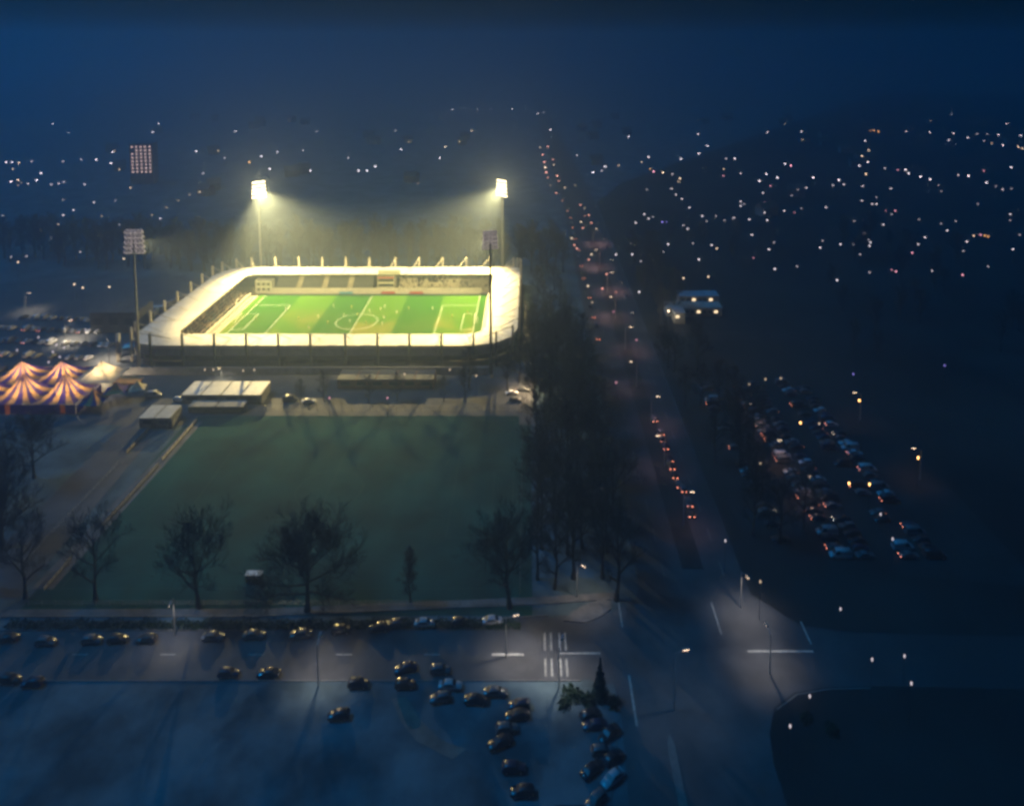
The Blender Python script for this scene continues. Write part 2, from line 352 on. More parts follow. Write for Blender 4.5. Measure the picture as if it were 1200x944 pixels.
for i in range(NR):
    j = (i + 1) % NR
    a, b, c, d = ring_o[i], ring_o[j], ring_i[j], ring_i[i]
    a, b = lerp(a, b, 0.012), lerp(a, b, 0.988); d, c = lerp(d, c, 0.012), lerp(d, c, 0.988)
    dz = rnd.uniform(-0.05, 0.05)
    vs = [(*a, ZR + dz), (*b, ZR + dz), (*c, ZI + dz), (*d, ZI + dz)]
    vs += [(x, y, z - 0.5) for x, y, z in vs]
    MB().add(vs, [(0, 1, 2, 3), (7, 6, 5, 4), (0, 4, 5, 1), (1, 5, 6, 2), (2, 6, 7, 3), (3, 7, 4, 0)]).build('roof_panel', 'white', st)
    # fascia hanging under the outer roof edge, wall and glazing below it
    ctr = Vector(((OX0 + OX1) / 2, (OY0 + OY1) / 2))
    def inward(p, t):
        q = Vector(p); k = (ctr - q); k.x = max(-1, min(1, k.x)); k.y = max(-1, min(1, k.y)); return (q.x + k.x * t, q.y + k.y * t)
    def wallpiece(nm, z0, z1, ins, th, m):
        q = [inward(a, ins), inward(b, ins), inward(b, ins + th), inward(a, ins + th)]
        return MB().prism(q, z0, z1).build(nm, m, st)
    wallpiece('fascia', ZR - 1.4, ZR - 0.56, 0.12, 0.2, 'cream')
    wallpiece('wall_panel', 4.4, ZR - 1.42, 0.9, 0.3, 'grey')
    wallpiece('glazing_band', 2.2, 4.38, 1.5, 0.2, 'glass')
    wallpiece('base_wall', 0.0, 2.18, 1.0, 0.35, 'dgrey')
    # column: post standing proud of the roof edge
    p = ring_o[i]; o_ = inward(p, -0.55)
    cm = MB(); cm.box((o_[0], o_[1], 6.9), (0.75, 0.75, 13.8))
    ii = lerp(p, ring_i[i], 0.55)
    cm.tube((o_[0], o_[1], 13.4), (ii[0], ii[1], 9.5), 0.14, 0.14, 6)
    cm.build('column', 'dsteel' if OY0 - 2 < p[1] < OY0 + 6 else 'cream', st)  # near columns coloured as in shade, the others as lit

def stand(name, axis, front, back, lo, hi, z0, z1, steps, m, blocks, aisle=1.4, skip=()):
    """terrace of steps; split into seat blocks by aisles"""
    s = MB(); L = (hi - lo) / blocks
    base = None
    for bk in range(blocks):
        s = MB(); a, b = lo + bk * L + aisle / 2, lo + (bk + 1) * L - aisle / 2
        for k in range(steps):
            p0 = front + (back - front) * k / steps; p1 = front + (back - front) * (k + 1) / steps; zt = z0 + (z1 - z0) * k / (steps - 1)
            c = (p0 + p1) / 2; dd = abs(p1 - p0)
            if axis == 'x': s.box(((a + b) / 2, c, zt / 2 + .03), (b - a, dd, zt))
            else: s.box((c, (a + b) / 2, zt / 2 + .03), (dd, b - a, zt))
        s.build(name, m[bk] if isinstance(m, (list, tuple)) else m, st)
        s = MB()
        for k in range(steps * 2):
            p0 = front + (back - front) * k / steps / 2; p1 = front + (back - front) * (k + 1) / steps / 2; zt = z0 + (z1 - z0) * k / (2 * steps - 1)
            if axis == 'x': s.box((b + aisle / 2, (p0 + p1) / 2, zt / 2), (aisle - .04, abs(p1 - p0), zt))
            else: s.box(((p0 + p1) / 2, b + aisle / 2, zt / 2), (abs(p1 - p0), aisle - .04, zt))
        if bk < blocks - 1: s.build('aisle_steps', 'cream', st)
stand('seat_block', 'x', 359.2, 369.6, -128, -77, 1.6, 7.0, 9, 'seat', 4, 2.6)
stand('terrace', 'x', 359.2, 369.6, -66, -20, 1.6, 7.0, 9, ['cream', 'cream', 'concrete'], 3, 1.0)
stand('terrace', 'y', -137.2, -153.4, 290, 352, 1.2, 6.6, 11, 'concrete', 5, 1.2)
stand('terrace', 'y', -19.2, -7.2, 292, 352, 1.4, 6.4, 8, 'cream', 4, 1.2)
stand('terrace', 'x', 283.6, 276.4, -134, -30, 1.6, 6.4, 7, 'concrete', 6, 1.2)
# front walls, press box, control cabin, sign on the far roof edge
MB().box((-77, 358.6, 1.2), (106, 0.3, 2.3)).build('front_wall', 'white', st)
MB().box((-136.4, 321, 0.95), (0.3, 64, 1.8)).build('front_wall', 'white', st)
MB().box((-19.9, 322, 1.05), (0.3, 60, 2.0)).build('front_wall', 'white', st)
pb = MB().box((-71.5, 363, 4.0), (8.5, 7, 7.6)).build('press_box', 'cream', st)
for z in (5.9, 3.4): MB().box((-71.5, 359.45, z), (7.6, 0.12, 1.3)).build('window_band', 'glass', pb)
MB().box((-71.5, 359.4, 7.25), (8.1, 0.2, 0.7)).build('red_band', 'red', pb)
cb = MB().box((-131.6, 359.6, 3.2), (8.2, 4.2, 6.2)).build('control_cabin', 'white', st)
for x in (-134, -131.6, -129.2):
    for z in (2.0, 4.6): MB().box((x, 357.45, z), (1.5, 0.1, 1.2)).build('window', 'glass', cb)
MB().box((-69.5, 358.2, 10.4), (11, 0.4, 2.2)).build('roof_sign', 'white', st)
for k, (x0, x1) in enumerate(((-60, -46), (-40, -24))): MB().box(((x0 + x1) / 2, 358.3, 8.6), (x1 - x0, 0.25, 0.9)).build('banner', 'dgrey', st)
# entrance tower and access stairs at the near left corner
for k in range(3): MB().box((-160.5 - k * 1.9, 280 + k * 3.4, 4.2), (1.3, 1.3, 8.4)).build('entrance_pillar', 'cream', st)
# perimeter wall in front of the near facade
for k in range(11):
    MB().box((-147 + k * 12.6, 268.2, 1.5), (12.45, 0.3, 3.0)).build('perimeter_wall_panel', 'grey', st)

# advertising boards
for k in range(15):
    o = MB().box((0, 0, 0.5), (6.6, 0.16, 1.0)).box((-2.6, .35, 0.3), (.1, .6, .6)).box((2.6, .35, 0.3), (.1, .6, .6))
    m_ = 'red' if k in (8, 10) else ('blue' if k == 5 else 'white')
    o = o.build('advertising_board', m_, None, (-125.5 + k * 6.95, 356.7, 0.09))
    tag(o, {'red': 'red pitchside board in front of the far terrace', 'blue': 'blue pitchside board in front of the far stand', 'white': 'white pitchside board along the far touchline'}[m_], 'board', 'boards along the far touchline')
for k in range(9):
    o = MB().box((0, 0, 0.5), (0.16, 6.4, 1.0)).box((-.35, -2.6, 0.3), (.6, .1, .6)).box((-.35, 2.6, 0.3), (.6, .1, .6)).build('advertising_board', 'white', None, (-134.4, 293 + k * 6.8, 0.06))
    tag(o, 'white pitchside board behind the goal below the crowded terrace', 'board', 'boards behind the goal')
# goals
for s, x in ((-1, PX0), (1, PX1)):
    t = thing('goal', (x, 320.5, 0.1), 'white football goal by the %s terrace' % ('crowded' if s < 0 else 'white roofed empty'), 'goal')
    for y in (-3.66, 3.66): MB().tube((0, y, 0), (0, y, 2.44), .08, .08).build('post', 'kitw', t)
    MB().tube((0, -3.7, 2.44), (0, 3.7, 2.44), .08, .08).build('crossbar', 'kitw', t)
    n_ = MB()
    for k in range(13): n_.tube((0, -3.66 + k * .61, 2.44), (s * 1.6, -3.66 + k * .61, 0), .015, .015, 3)
    for k in range(5): n_.tube((s * k * .4, -3.66, 2.44 - k * .61), (s * k * .4, 3.66, 2.44 - k * .61), .015, .015, 3)
    n_.build('net', 'net', t)

# crowd: far too small to count, reads as one mass
def figure(b, x, y, z, s, mi, sit=False):
    b.box((x, y, z + .25 * s), (.36 * s, .3 * s, .5 * s), rnd.uniform(0, 3), mi, .9); b.box((x, y, z + .8 * s), (.48 * s, .3 * s, .62 * s), rnd.uniform(-.4, .4), mi, .8)
    b.ball((x, y, z + 1.27 * s), .15 * s, 5, 4, 5)
crowd = MB()
for k in range(10):
    zt = 1.2 + (6.6 - 1.2) * k / 10 + .04; x = -137.2 - 16.2 * (k + .5) / 11
    for y_ in range(0, 104):
        y = 291 + y_ * .58
        dens = .68 if y > 300 else .35
        if rnd.random() < dens: figure(crowd, x + rnd.uniform(-.3, .3), y, zt, 1.05, rnd.choice((0, 0, 0, 1, 1, 2, 3, 4)))
for k in range(8):
    zt = 1.6 + 5.4 * k / 8 + .04; y = 359.2 + 10.4 * (k + .5) / 9
    for i in range(75):
        x = -66 + i * .6
        if rnd.random() < (.6 if (-57 < x < -42 and 2 < k < 7) else .10): figure(crowd, x, y, zt, 1.05, rnd.choice((0, 0, 1, 2)))
crowd_m = [mat('crowd_dark', (.03, .03, .035), .9), mat('crowd_navy', (.04, .05, .09), .9), mat('crowd_grey', (.15, .15, .15), .9), mat('crowd_teal', (.05, .14, .17), .9), mat('crowd_pale', (.45, .42, .36), .9), M['skin']]
tag(crowd.build('crowd', crowd_m), 'packed dark crowd of spectators on the covered terraces', 'crowd', kind='stuff')

# ------------------------------------------------------------------ people
def person_mesh(name, arms, legs, mats):
    """one continuous skinned body; joints in metres, facing -y"""
    J = {'pel': (0, 0, .95, .15), 'spi': (0, .01, 1.15, .14), 'che': (0, 0, 1.36, .16), 'nec': (0, 0, 1.52, .06), 'hed': (0, -.02, 1.64, .10), 'top': (0, -.01, 1.74, .085)}
    E = [('pel', 'spi'), ('spi', 'che'), ('che', 'nec'), ('nec', 'hed'), ('hed', 'top')]
    for s, n in ((-1, 'l'), (1, 'r')):
        sw, el = arms[0 if s < 0 else 1]
        J['sh' + n] = (s * .19, 0, 1.43, .07); J['el' + n] = (s * .27, sw * .5, 1.43 - .28, .05); J['wr' + n] = (s * (.25), sw - el, 1.43 - .5 + abs(el) * .5, .038); J['ha' + n] = (s * .25, sw - el - .05, 1.43 - .6 + abs(el) * .6, .045)
        E += [('che', 'sh' + n), ('sh' + n, 'el' + n), ('el' + n, 'wr' + n), ('wr' + n, 'ha' + n)]
        kn, an = legs[0 if s < 0 else 1]
        J['hi' + n] = (s * .10, 0, .88, .105); J['kn' + n] = (s * .11, kn, .50, .07); J['an' + n] = (s * .11, an, .09, .045); J['to' + n] = (s * .12, an - .17, .045, .04)
        E += [('pel', 'hi' + n), ('hi' + n, 'kn' + n), ('kn' + n, 'an' + n), ('an' + n, 'to' + n)]
    ks = list(J); me = bpy.data.meshes.new(name + '_rig'); me.from_pydata([J[k][:3] for k in ks], [(ks.index(a), ks.index(b)) for a, b in E], [])
    o = bpy.data.objects.new(name + '_rig', me); col.objects.link(o)
    md = o.modifiers.new('s', 'SKIN'); md.use_smooth_shade = True
    for i, k in enumerate(ks): me.skin_vertices[0].data[i].radius = (J[k][3], J[k][3] * .85); me.skin_vertices[0].data[i].use_root = (k == 'pel')
    o.modifiers.new('u', 'SUBSURF').levels = 1
    dg = bpy.context.evaluated_depsgraph_get(); dg.update()
    out = bpy.data.meshes.new_from_object(o.evaluated_get(dg)); out.name = name
    bpy.data.objects.remove(o); bpy.data.meshes.remove(me)
    out.materials.clear()
    for m_ in mats: out.materials.append(M[m_])
    for p in out.polygons:
        c = p.center
        p.material_index = 0 if c.z > 1.5 and c.z < 1.70 else (3 if c.z >= 1.70 else (1 if c.z > .98 and abs(c.x) < .25 else (0 if c.z > .98 else (2 if c.z > .58 else (0 if c.z > .42 else 1)))))
    return out
poses = [(((-.25, .1), (.25, .1)), ((-.22, .05), (.2, .42))), (((.1, .1), (-.1, .1)), ((-.03, 0), (.05, .03))), (((.3, .15), (-.3, .15)), ((.15, .35), (-.25, -.12)))]
PW = [person_mesh('player_white', *p, ('skin', 'kitw', 'kitw', 'hair')) for p in poses]
PD = [person_mesh('player_yellow', *p, ('skin', 'kity', 'short', 'hair')) for p in poses]
spots = [(403, 369), (419, 369), (410, 376), (433, 364), (446, 362), (451, 359), (450, 372), (429, 378), (448, 379), (479, 361), (507, 361), (350, 373), (373, 371), (384, 378), (335, 362), (300, 372), (465, 366), (530, 370), (391, 358), (412, 360), (362, 384), (548, 366)]
for i, (x, y) in enumerate(spots):
    wh = i % 2 == 0 or i in (3, 5); p = g(x, y + 2, .1)
    o = obj('person', (PW if wh else PD)[i % 3], None, (p.x, p.y, .10), rnd.uniform(0, 6.28)); o.scale = (1.06, 1.06, 1.06)
    tag(o, 'player in white kit out on the floodlit pitch' if wh else 'player in yellow shirt and black shorts on the floodlit pitch', 'person', 'players in white' if wh else 'players in yellow')

# ------------------------------------------------------------------ floodlight masts
MAST_P = 480000.0
def mast(px, py, h, aim, label, back, power, face=None, hs=1.0):
    t = thing('floodlight_mast', (px, py, 0), label, 'floodlight', 'stadium floodlights')
    MB().tube((0, 0, 0), (0, 0, 1.2), .9, .85, 16).build('base', 'concrete', t)
    p = MB(); p.smooth = False; p.tube((0, 0, 1.2), (0, 0, h - 4.5), .62, .34, 14).build('pole', 'dsteel' if px > -100 and back else 'steel', t)  # near right pole takes dark steel to paint its backlit shade
    d = Vector(aim) - Vector((px, py, h - 3.5)); f_ = (Vector(face) - Vector((px, py))) if face else d; rz = math.atan2(f_.y, f_.x) - math.pi / 2; tilt = math.atan2(-d.z, math.hypot(d.x, d.y))
    cr, sr = math.cos(rz), math.sin(rz)
    def P(x, y, z): return (x * cr - y * sr, x * sr + y * cr, z)
    fr = MB()
    rows, cols = 5, 5
    for k in range(rows): fr.tube(P((-3.3 + k * .25) * hs, 0, h + (-7.6 + k * 1.9) * hs), P((3.3 - k * .25) * hs, 0, h + (-7.6 + k * 1.9) * hs), .12, .12, 6)
    for x in (-2.2, 0, 2.2): fr.tube(P(x * 1.05 * hs, 0, h - 8.2 * hs), P(x * .9 * hs, 0, h + .4 * hs), .13, .13, 6)
    fr.build('head_frame', 'steel', t)
    for k in range(rows):
        for c in range(cols):
            a = Vector(P((-3.1 + c * 1.55) * (1 - k * .04) * hs, .35, h + (-7.5 + k * 1.9) * hs))
            n = Vector(P(0, math.cos(tilt), -math.sin(tilt)))
            lm = MB(); lm.tube(a - n * .5, a + n * .25, .3 * hs, .70 * hs, 10)
            if back: lm.tube(a + n * .25, a + n * 1.35, .75 * hs, .78 * hs, 10, 0, False)
            lm.build('lamp', 'steel', t)
            lo_ = lm_obj(t); MB().tube(a + n * .26, a + n * .34, .68 * hs, .62 * hs, 10).build('lens', 'lens_far', lo_); MB().tube(a + n * .10, a + n * .24, .74 * hs, .74 * hs, 10).build('rim', 'rim_glow', lo_)
    L = bpy.data.lights.new('floodlight_beam', 'SPOT'); L.energy = power; L.color = (1.0, 0.75, 0.28)
    L.spot_size = R(96); L.spot_blend = 0.7; L.shadow_soft_size = 1.2
    lo = bpy.data.objects.new('floodlight_beam', L); col.objects.link(lo); lo.parent = t
    dn = d.normalized(); lo.location = (dn.x * 2.6, dn.y * 2.6, h - 3.6 + dn.z * .6); lo.rotation_euler = d.to_track_quat('-Z', 'Y').to_euler()
    if not back:      # stray light from the open lamp fronts
        S = bpy.data.lights.new('lamp_spill', 'POINT'); S.energy = power * .03; S.color = (1.0, 0.76, 0.34); S.shadow_soft_size = 1.5
        so = bpy.data.objects.new('lamp_spill', S); col.objects.link(so); so.parent = t; so.location = (dn.x * 2.6, dn.y * 2.6, h - 3.6)
    return t
def lm_obj(t): return t.children[-1]
mast(-140.5, 379, 51.5, (-106, 338, 0), 'bright glaring floodlight mast behind the far stand near the crowded terrace', False, MAST_P * 3.2)
mast(-14.3, 380, 52, (-52, 338, 0), 'bright glaring floodlight mast behind the far stand near the empty white roofed end', False, MAST_P * 3.2)
mast(-147.5, 270.5, 54, (-92, 312, 0), 'floodlight mast seen from behind beside the striped circus tent', True, MAST_P * 1.5, (-150, 370))
mast(-14.5, 266.5, 55, (-64, 312, 0), 'dark floodlight mast seen from behind beside the tree belt', True, MAST_P * 1.5, (-40, 370), .78)

# ------------------------------------------------------------------ circus tent
tent = thing('circus_tent', (0, 0, 0), 'large circus tent with orange and purple stripes and pointed peaks', 'tent')
def bay(cx, cy_, wx, wy, zp, ze, mats, sub=5, power=1.9):
    per = []
    for (ax, ay), (bx_, by_) in (((-1, -1), (1, -1)), ((1, -1), (1, 1)), ((1, 1), (-1, 1)), ((-1, 1), (-1, -1))):
        for k in range(sub): per.append((cx + wx / 2 * (ax + (bx_ - ax) * k / sub), cy_ + wy / 2 * (ay + (by_ - ay) * k / sub)))
    n = len(per)
    for i in range(n):
        a, b = per[i], per[(i + 1) % n]; vs = []; S = 6
        for s in range(S + 1):
            t = .03 + .97 * s / S; z = ze + (zp - ze) * (1 - t) ** power
            vs += [(cx + (a[0] - cx) * t, cy_ + (a[1] - cy_) * t, z), (cx + (b[0] - cx) * t, cy_ + (b[1] - cy_) * t, z)]
        o = MB(); o.add(vs, [(2 * s, 2 * s + 1, 2 * s + 3, 2 * s + 2) for s in range(S)]); o.build('canvas_gore', mats[i % 2], tent)
    MB().tube((cx, cy_, ze + (zp - ze) * .8), (cx, cy_, zp + 1.0), .16, .08, 6).build('king_pole', 'steel', tent)
for k in range(3):
    bay(-160 - k * 14.5, 246.5, 14.5, 15, 11.0, 3.4, ('orange', 'navy'))
    bay(-156 - k * 14.5, 261, 14.5, 14, 8.6, 3.4, ('ecru', 'ecru') if k == 0 else ('orange', 'navy'))
bay(-148.6, 243.4, 7.4, 8.6, 6.6, 2.8, ('navy', 'orange'), 3)
for k in range(26):
    x = -153.2 - k * 1.68; MB().box((x, 238.9, 1.72), (1.66, .06, 3.34)).build('wall_panel', 'orange' if k in (2, 13) else 'navy', tent)
for k in range(9): MB().box((-152.2, 240 + k * 1.66, 1.72), (.06, 1.64, 3.34)).build('wall_panel', 'navy', tent)
for k, (x, y) in enumerate(((-160, 246.5), (-174.5, 246.5), (-189, 246.5), (-170.5, 261), (-156, 261), (-185, 261))):
    L = bpy.data.lights.new('tent_light', 'POINT'); L.energy = 5200; L.color = (1, .76, .45); L.shadow_soft_size = .5
    o = bpy.data.objects.new('tent_light', L); col.objects.link(o); o.location = (x, y, 3.6); o.parent = tent
def canopy(x, y, s, h, m, label, rz=.3):
    t = thing('pagoda_tent', (x, y, 0), label, 'tent', None, rz); z0 = h * .55
    b = MB(); n = 4; S = 5; c = [(-s, -s), (s, -s), (s, s), (-s, s)]
    for i in range(4):
        q = MB(); a, e = c[i], c[(i + 1) % 4]; vs = []
        for k in range(S + 1):
            u = .04 + .96 * k / S; z = z0 + (h - z0) * (1 - u) ** 1.8; vs += [(a[0] * u, a[1] * u, z), (e[0] * u, e[1] * u, z)]
        q.add(vs, [(2 * k, 2 * k + 1, 2 * k + 3, 2 * k + 2) for k in range(S)]); q.build('canvas', m[i % len(m)], t)
    for p in c: MB().tube((p[0], p[1], 0), (p[0], p[1], z0), .07, .07, 6).build('leg', 'steel', t)
    return t
p = g(131, 474); canopy(p.x, p.y + 3, 3.4, 7.0, ('orange', 'navy'), 'small pointed orange and purple tent beside the big circus tent')
p = g(162, 466); canopy(p.x, p.y, 2.6, 6.6, ('ecru',), 'small pointed off white canopy beside the orange kiosk')
p = g(152, 410); t = canopy(p.x, p.y, 2.2, 3.6, ('blue',), 'small light blue canopy on the forecourt by the left stand')
# orange roofed kiosk
p = g(151, 455); t = thing('ticket_kiosk', p, 'flat orange roofed kiosk between the circus tent and the stadium', 'kiosk')
MB().box((0, 0, 1.4), (7.6, 4, 2.8)).build('wall', 'dwall', t); MB().box((0, 0, 2.95), (8.6, 5, .28)).build('roof', 'orange', t)
for x in (-2.2, 0, 2.2): MB().box((x, -2.03, 1.6), (1.5, .06, 1.1)).build('window', 'glass', t)

# ------------------------------------------------------------------ low buildings round the stadium
def low_building(x0, x1, y0, y1, h, label, roof, wall, npan, name='pavilion', windows=4, lit=()):
    t = thing(name, ((x0 + x1) / 2, (y0 + y1) / 2, 0), label, 'building'); w_, d_ = x1 - x0, y1 - y0
    MB().box((0, 0, h / 2), (w_, d_, h)).build('wall', wall, t)
    for k in range(npan): MB().box((-w_ / 2 + w_ * (k + .5) / npan, -.2, h + .14 + .02 * (k % 2)), (w_ / npan - .5, d_ + 1.2, .22)).build('roof_panel', roof, t)
    for k in range(windows):
        x = -w_ / 2 + w_ * (k + .5) / windows; wn = MB().box((x, -d_ / 2 - .04, h * .55), (w_ / windows * .55, .1, h * .36)).build('window', 'win_warm' if k in lit else 'glass', t)
        MB().box((x, -d_ / 2 - .12, h * .55 - h * .2), (w_ / windows * .6, .2, .1)).build('sill', 'concrete', wn)
    MB().box((w_ * .47, -d_ / 2 - .04, 1.05), (1.0, .1, 2.1)).build('door', 'dsteel', t)
    return t
a, b = g(213, 462, 3.4), g(327, 448, 3.4)
low_building(a.x, b.x - 3, a.y, b.y, 3.4, 'long low pavilion with pale lit roof panels before the near facade', 'white', 'dwall', 4)
a, b = g(222, 474, 2.4), g(293, 467, 2.4)
low_building(a.x, b.x, a.y - 1, b.y - 2, 2.4, 'narrow dark shed with a thin pale roof in front of the pavilion', 'concrete', 'dgrey', 2, 'shed', 3)
a, b = g(163, 489, 3.6), g(213, 476, 3.6)
low_building(a.x, b.x, a.y, b.y, 3.6, 'small changing block with a pale flat roof at the training pitch corner', 'cream', 'dwall', 2, 'changing_block', 2)
a, b = g(395, 446, 3), g(510, 440, 3)
low_building(a.x, b.x, a.y, b.y + 3, 3.6, 'long dark brick shed below the near facade', 'dgrey', 'brick', 5, 'storage_shed', 6)
low_building(-188, -168, 308, 322, 9, 'dark box shaped hall left of the stadium by the car park', 'dgrey', 'dgrey', 3, 'sports_hall', 3)
for k, (x, y) in enumerate(((-186, 330), (-178, 331), (-171, 333))):
    t = thing('site_container', (x, y, 0), 'white container parked behind the dark sports hall', 'container', 'white containers', .1 * k)
    MB().box((0, 0, 1.3), (6, 2.4, 2.6)).build('body', 'white', t)
    MB().box((2.2, -1.23, 1.2), (1, .06, 2.1)).build('door', 'grey', t)
# curved low wall on the left outside
cw = MB()
for k in range(14):
    a0 = R(200 - k * 8); a1 = R(200 - (k + 1) * 8)
    q = [(-157 + r * 14 * math.cos(a) , 330 + r * 26 * math.sin(a)) for r, a in ((1, a0), (1, a1), (.96, a1), (.96, a0))]
    cw.prism(q, 0, 2.4)
tag(cw.build('curved_wall', 'cream'), 'curved pale wall outside the left stand', 'wall')
# L-shaped white office east of the avenue
t = thing('office_building', g(815, 374), 'white L-shaped low office with lit windows beyond the avenue', 'building')
for nm, c, d in (('wing', (0, 6, 2.6), (25, 8, 4.2)), ('upper_wing', (4, 14, 3.4), (18, 7, 6.8)), ('side_wing', (-8.2, -2, 2.4), (4.6, 7, 4.8))):
    wg = MB().box(c, d).build(nm, 'concrete', t)
    for k in range(int(d[0] // 2.6)):
        MB().box((c[0] - d[0] / 2 + 1.3 + k * 2.6, c[1] - d[1] / 2 - .04, d[2] - 1.5), (1.6, .08, 1.1)).build('window', 'win_warm' if (k * 7 + len(nm)) % 3 == 0 else 'glass', wg)
    MB().box((c[0], c[1], d[2] + .16), (d[0] + .5, d[1] + .5, .3)).build('flat_roof', 'grey', wg)
L = bpy.data.lights.new('office_light', 'POINT'); L.energy = 1500; L.color = (1, .9, .65); L.shadow_soft_size = .3
o = bpy.data.objects.new('office_light', L); col.objects.link(o); o.parent = t; o.location = (-14, -9, 7)
lp = MB(); lp.tube((-14, -9.6, 0), (-14, -9.6, 7.2), .1, .07, 6); lp.build('yard_lamp_post', 'steel', t); MB().box((-14, -9.3, 7.3), (.5, .9, .15)).build('yard_lamp_head', 'lamp_street', t)

# ------------------------------------------------------------------ boards, fences by the training pitch
def fence(a, b, n, h, label, board=None, name='fence'):
    a, b = Vector(a), Vector(b); d = (b - a) / n; L = d.length; rz = math.atan2(d.y, d.x)
    t = thing(name, a, label, 'fence', None, rz)
    for k in range(n + 1): MB().box((k * L, 0, h / 2), (.09, .09, h)).build('post', 'steel', t)
    for k in range(n):
        if board: MB().box(((k + .5) * L, -.06, h * .5), (L - .12, .05, h * .8)).build('board', board, t)
        else:
            r = MB()
            for z in (.3, .6, .95): r.tube((k * L, 0, h * z), ((k + 1) * L, 0, h * z), .03, .03, 4)
            r.build('rail', 'steel', t)
    return t
fence(g(231, 493), g(190, 540), 9, 1.1, 'row of pale boards along the training pitch left touchline, stadium end', 'white')
fence(g(186, 545), g(120, 617), 14, 1.1, 'grey board fence along the middle of the training pitch left side', 'grey')
fence(g(84, 655), g(52, 692), 7, 1.1, 'grey board fence at the near end of the training pitch left side', 'grey')
fence(g(178, 500), g(148, 532), 6, 1.2, 'pale board fence across the path from the training pitch', 'concrete')
fence(g(138, 545), g(20, 668), 22, 1.1, 'rail fence beside the dark path left of the training pitch')
fence((TX0 - 1, TY0 - 3, 0), (TX1, TY0 - 3, 0), 36, 1.1, 'low rail fence along the near edge of the training pitch')
fence((TX1 + 1.2, TY0, 0), (TX1 + 1.2, TY1, 0), 28, 1.6, 'tall pale fence between the training pitch and the tree belt', None)
fence((TX0, TY1 + 3, 0), (TX1, TY1 + 3, 0), 36, 2.0, 'rail fence between the stadium forecourt and the training pitch')
for i, (x, y) in enumerate(((298, 681), )):
    t = thing('dugout_shelter', g(x, y), 'small pale dugout shelter at the near touchline under the round tree', 'shelter')
    MB().box((0, .8, 1.0), (3.6, .1, 2.0)).build('back_wall', 'concrete', t); MB().box((0, 0, 2.05), (3.8, 1.8, .1)).build('roof', 'white', t)
    for x_ in (-1.75, 1.75): MB().box((x_, .1, 1.0), (.08, 1.3, 2.0)).build('side_panel', 'glass', t)
    MB().box((0, .4, .45), (3.3, .45, .08)).build('bench', 'concrete', t)

# ------------------------------------------------------------------ trees
def bare_tree(seed, h, cr, base_frac=.3, lv=(9, 7, 6, 4), rtr=.32, up=.55, twig=.028):
    q = random.Random(seed); tr = MB(); cw_ = MB()
    top = h * .8; pts = []; x = y = 0; n = 7
    for i in range(n + 1):
        t = i / n; pts.append(Vector((x, y, top * t))); x += q.uniform(-.25, .25) * h / 20; y += q.uniform(-.25, .25) * h / 20
    rad = lambda t: rtr * (1 - t) ** .8 + .05
    for i in range(n): tr.tube(pts[i], pts[i + 1], rad(i / n) * (1.5 if i == 0 else 1), rad((i + 1) / n), 7, 0, False)
    def grow(p, d, ln, r, lev):
        segs = 3 if lev < 2 else 2; pp = p; dd = d.normalized(); nodes = []
        for s in range(segs):
            dd = (dd + Vector((q.uniform(-.2, .2), q.uniform(-.2, .2), q.uniform(-.04, .2)))).normalized()
            e = pp + dd * ln / segs; r2 = max(twig * .7, r * (1 - .28 * (s + 1) / segs * 1.6)); cw_.tube(pp, e, r, r2, 3 if lev > 1 else 5, 0, False)
            nodes.append((pp, e)); pp = e; r = r2
        if lev >= len(lv) - 1: return
        for k in range(lv[lev + 1]):
            t = .25 + .75 * (k + q.random()) / lv[lev + 1]; i = min(segs - 1, int(t * segs)); f = t * segs - i
            b = nodes[i][0].lerp(nodes[i][1], f); a = q.uniform(0, 6.283)
            u = dd.orthogonal().normalized(); v = dd.cross(u)
            nd = dd * .85 + (u * math.cos(a) + v * math.sin(a)) * q.uniform(.5, 1.0) + Vector((0, 0, .18))
            grow(b, nd, ln * q.uniform(.42, .66), max(twig, r * .62), lev + 1)
    for k in range(lv[0]):
        t = base_frac + (1 - base_frac) * (k + q.random() * .7) / lv[0]; i = min(n - 1, int(t * n)); b = pts[i].lerp(pts[i + 1], t * n - i)
        a = k * 2.4 + q.uniform(-.4, .4); s = math.sin(math.pi * min(1, (t - base_frac) / (1 - base_frac) * .75 + .25))
        ln = cr * (.45 + .55 * s) * q.uniform(.8, 1.05)
        grow(b, Vector((math.cos(a), math.sin(a), up + t * .7)), ln, rad(t) * .55 + .03, 0)
    return tr.mesh('trunk', 'bark'), cw_.mesh('crown', 'twig')
def tree_at(x, y, var, s, label, group, rz=None, name='bare_tree', cat='tree', sz=None):
    t = thing(name, (x, y, 0), label, cat, group, rnd.uniform(0, 6.28) if rz is None else rz); t.scale = (s, s, sz or s)
    obj('trunk', var[0], t); obj('crown', var[1], t); return t
T_round = bare_tree(3, 21, 11.0, .27, (17, 9, 8, 6), .5, .25, .034)
T_open = bare_tree(5, 20, 9.0, .26, (12, 8, 7, 5), .42, .5, .032)
T_tall = bare_tree(8, 21, 5.5, .22, (12, 7, 6, 3), .32, 1.0)
T_mid = bare_tree(12, 19, 7.0, .25, (10, 7, 6, 4), .34, .7)
T_pop = bare_tree(17, 19, 4.2, .12, (16, 8, 6, 3), .26, 1.6)
T_far = [bare_tree(30 + k, 22, 6.0, .18, (11, 7, 5, 2), .34, 1.1, .045) for k in range(3)]
p = g(360, 716); tree_at(p.x, p.y, T_round, 1.0, 'broad bare tree with a dense round crown at the near touchline', None, sz=.86)
p = g(233, 712); tree_at(p.x, p.y, T_open, 1.0, 'bare tree with open upright branches left of the round crowned tree', None)
p = g(112, 704); tree_at(p.x, p.y, T_mid, 1.08, 'bare tree at the dark near left corner of the training pitch', None)
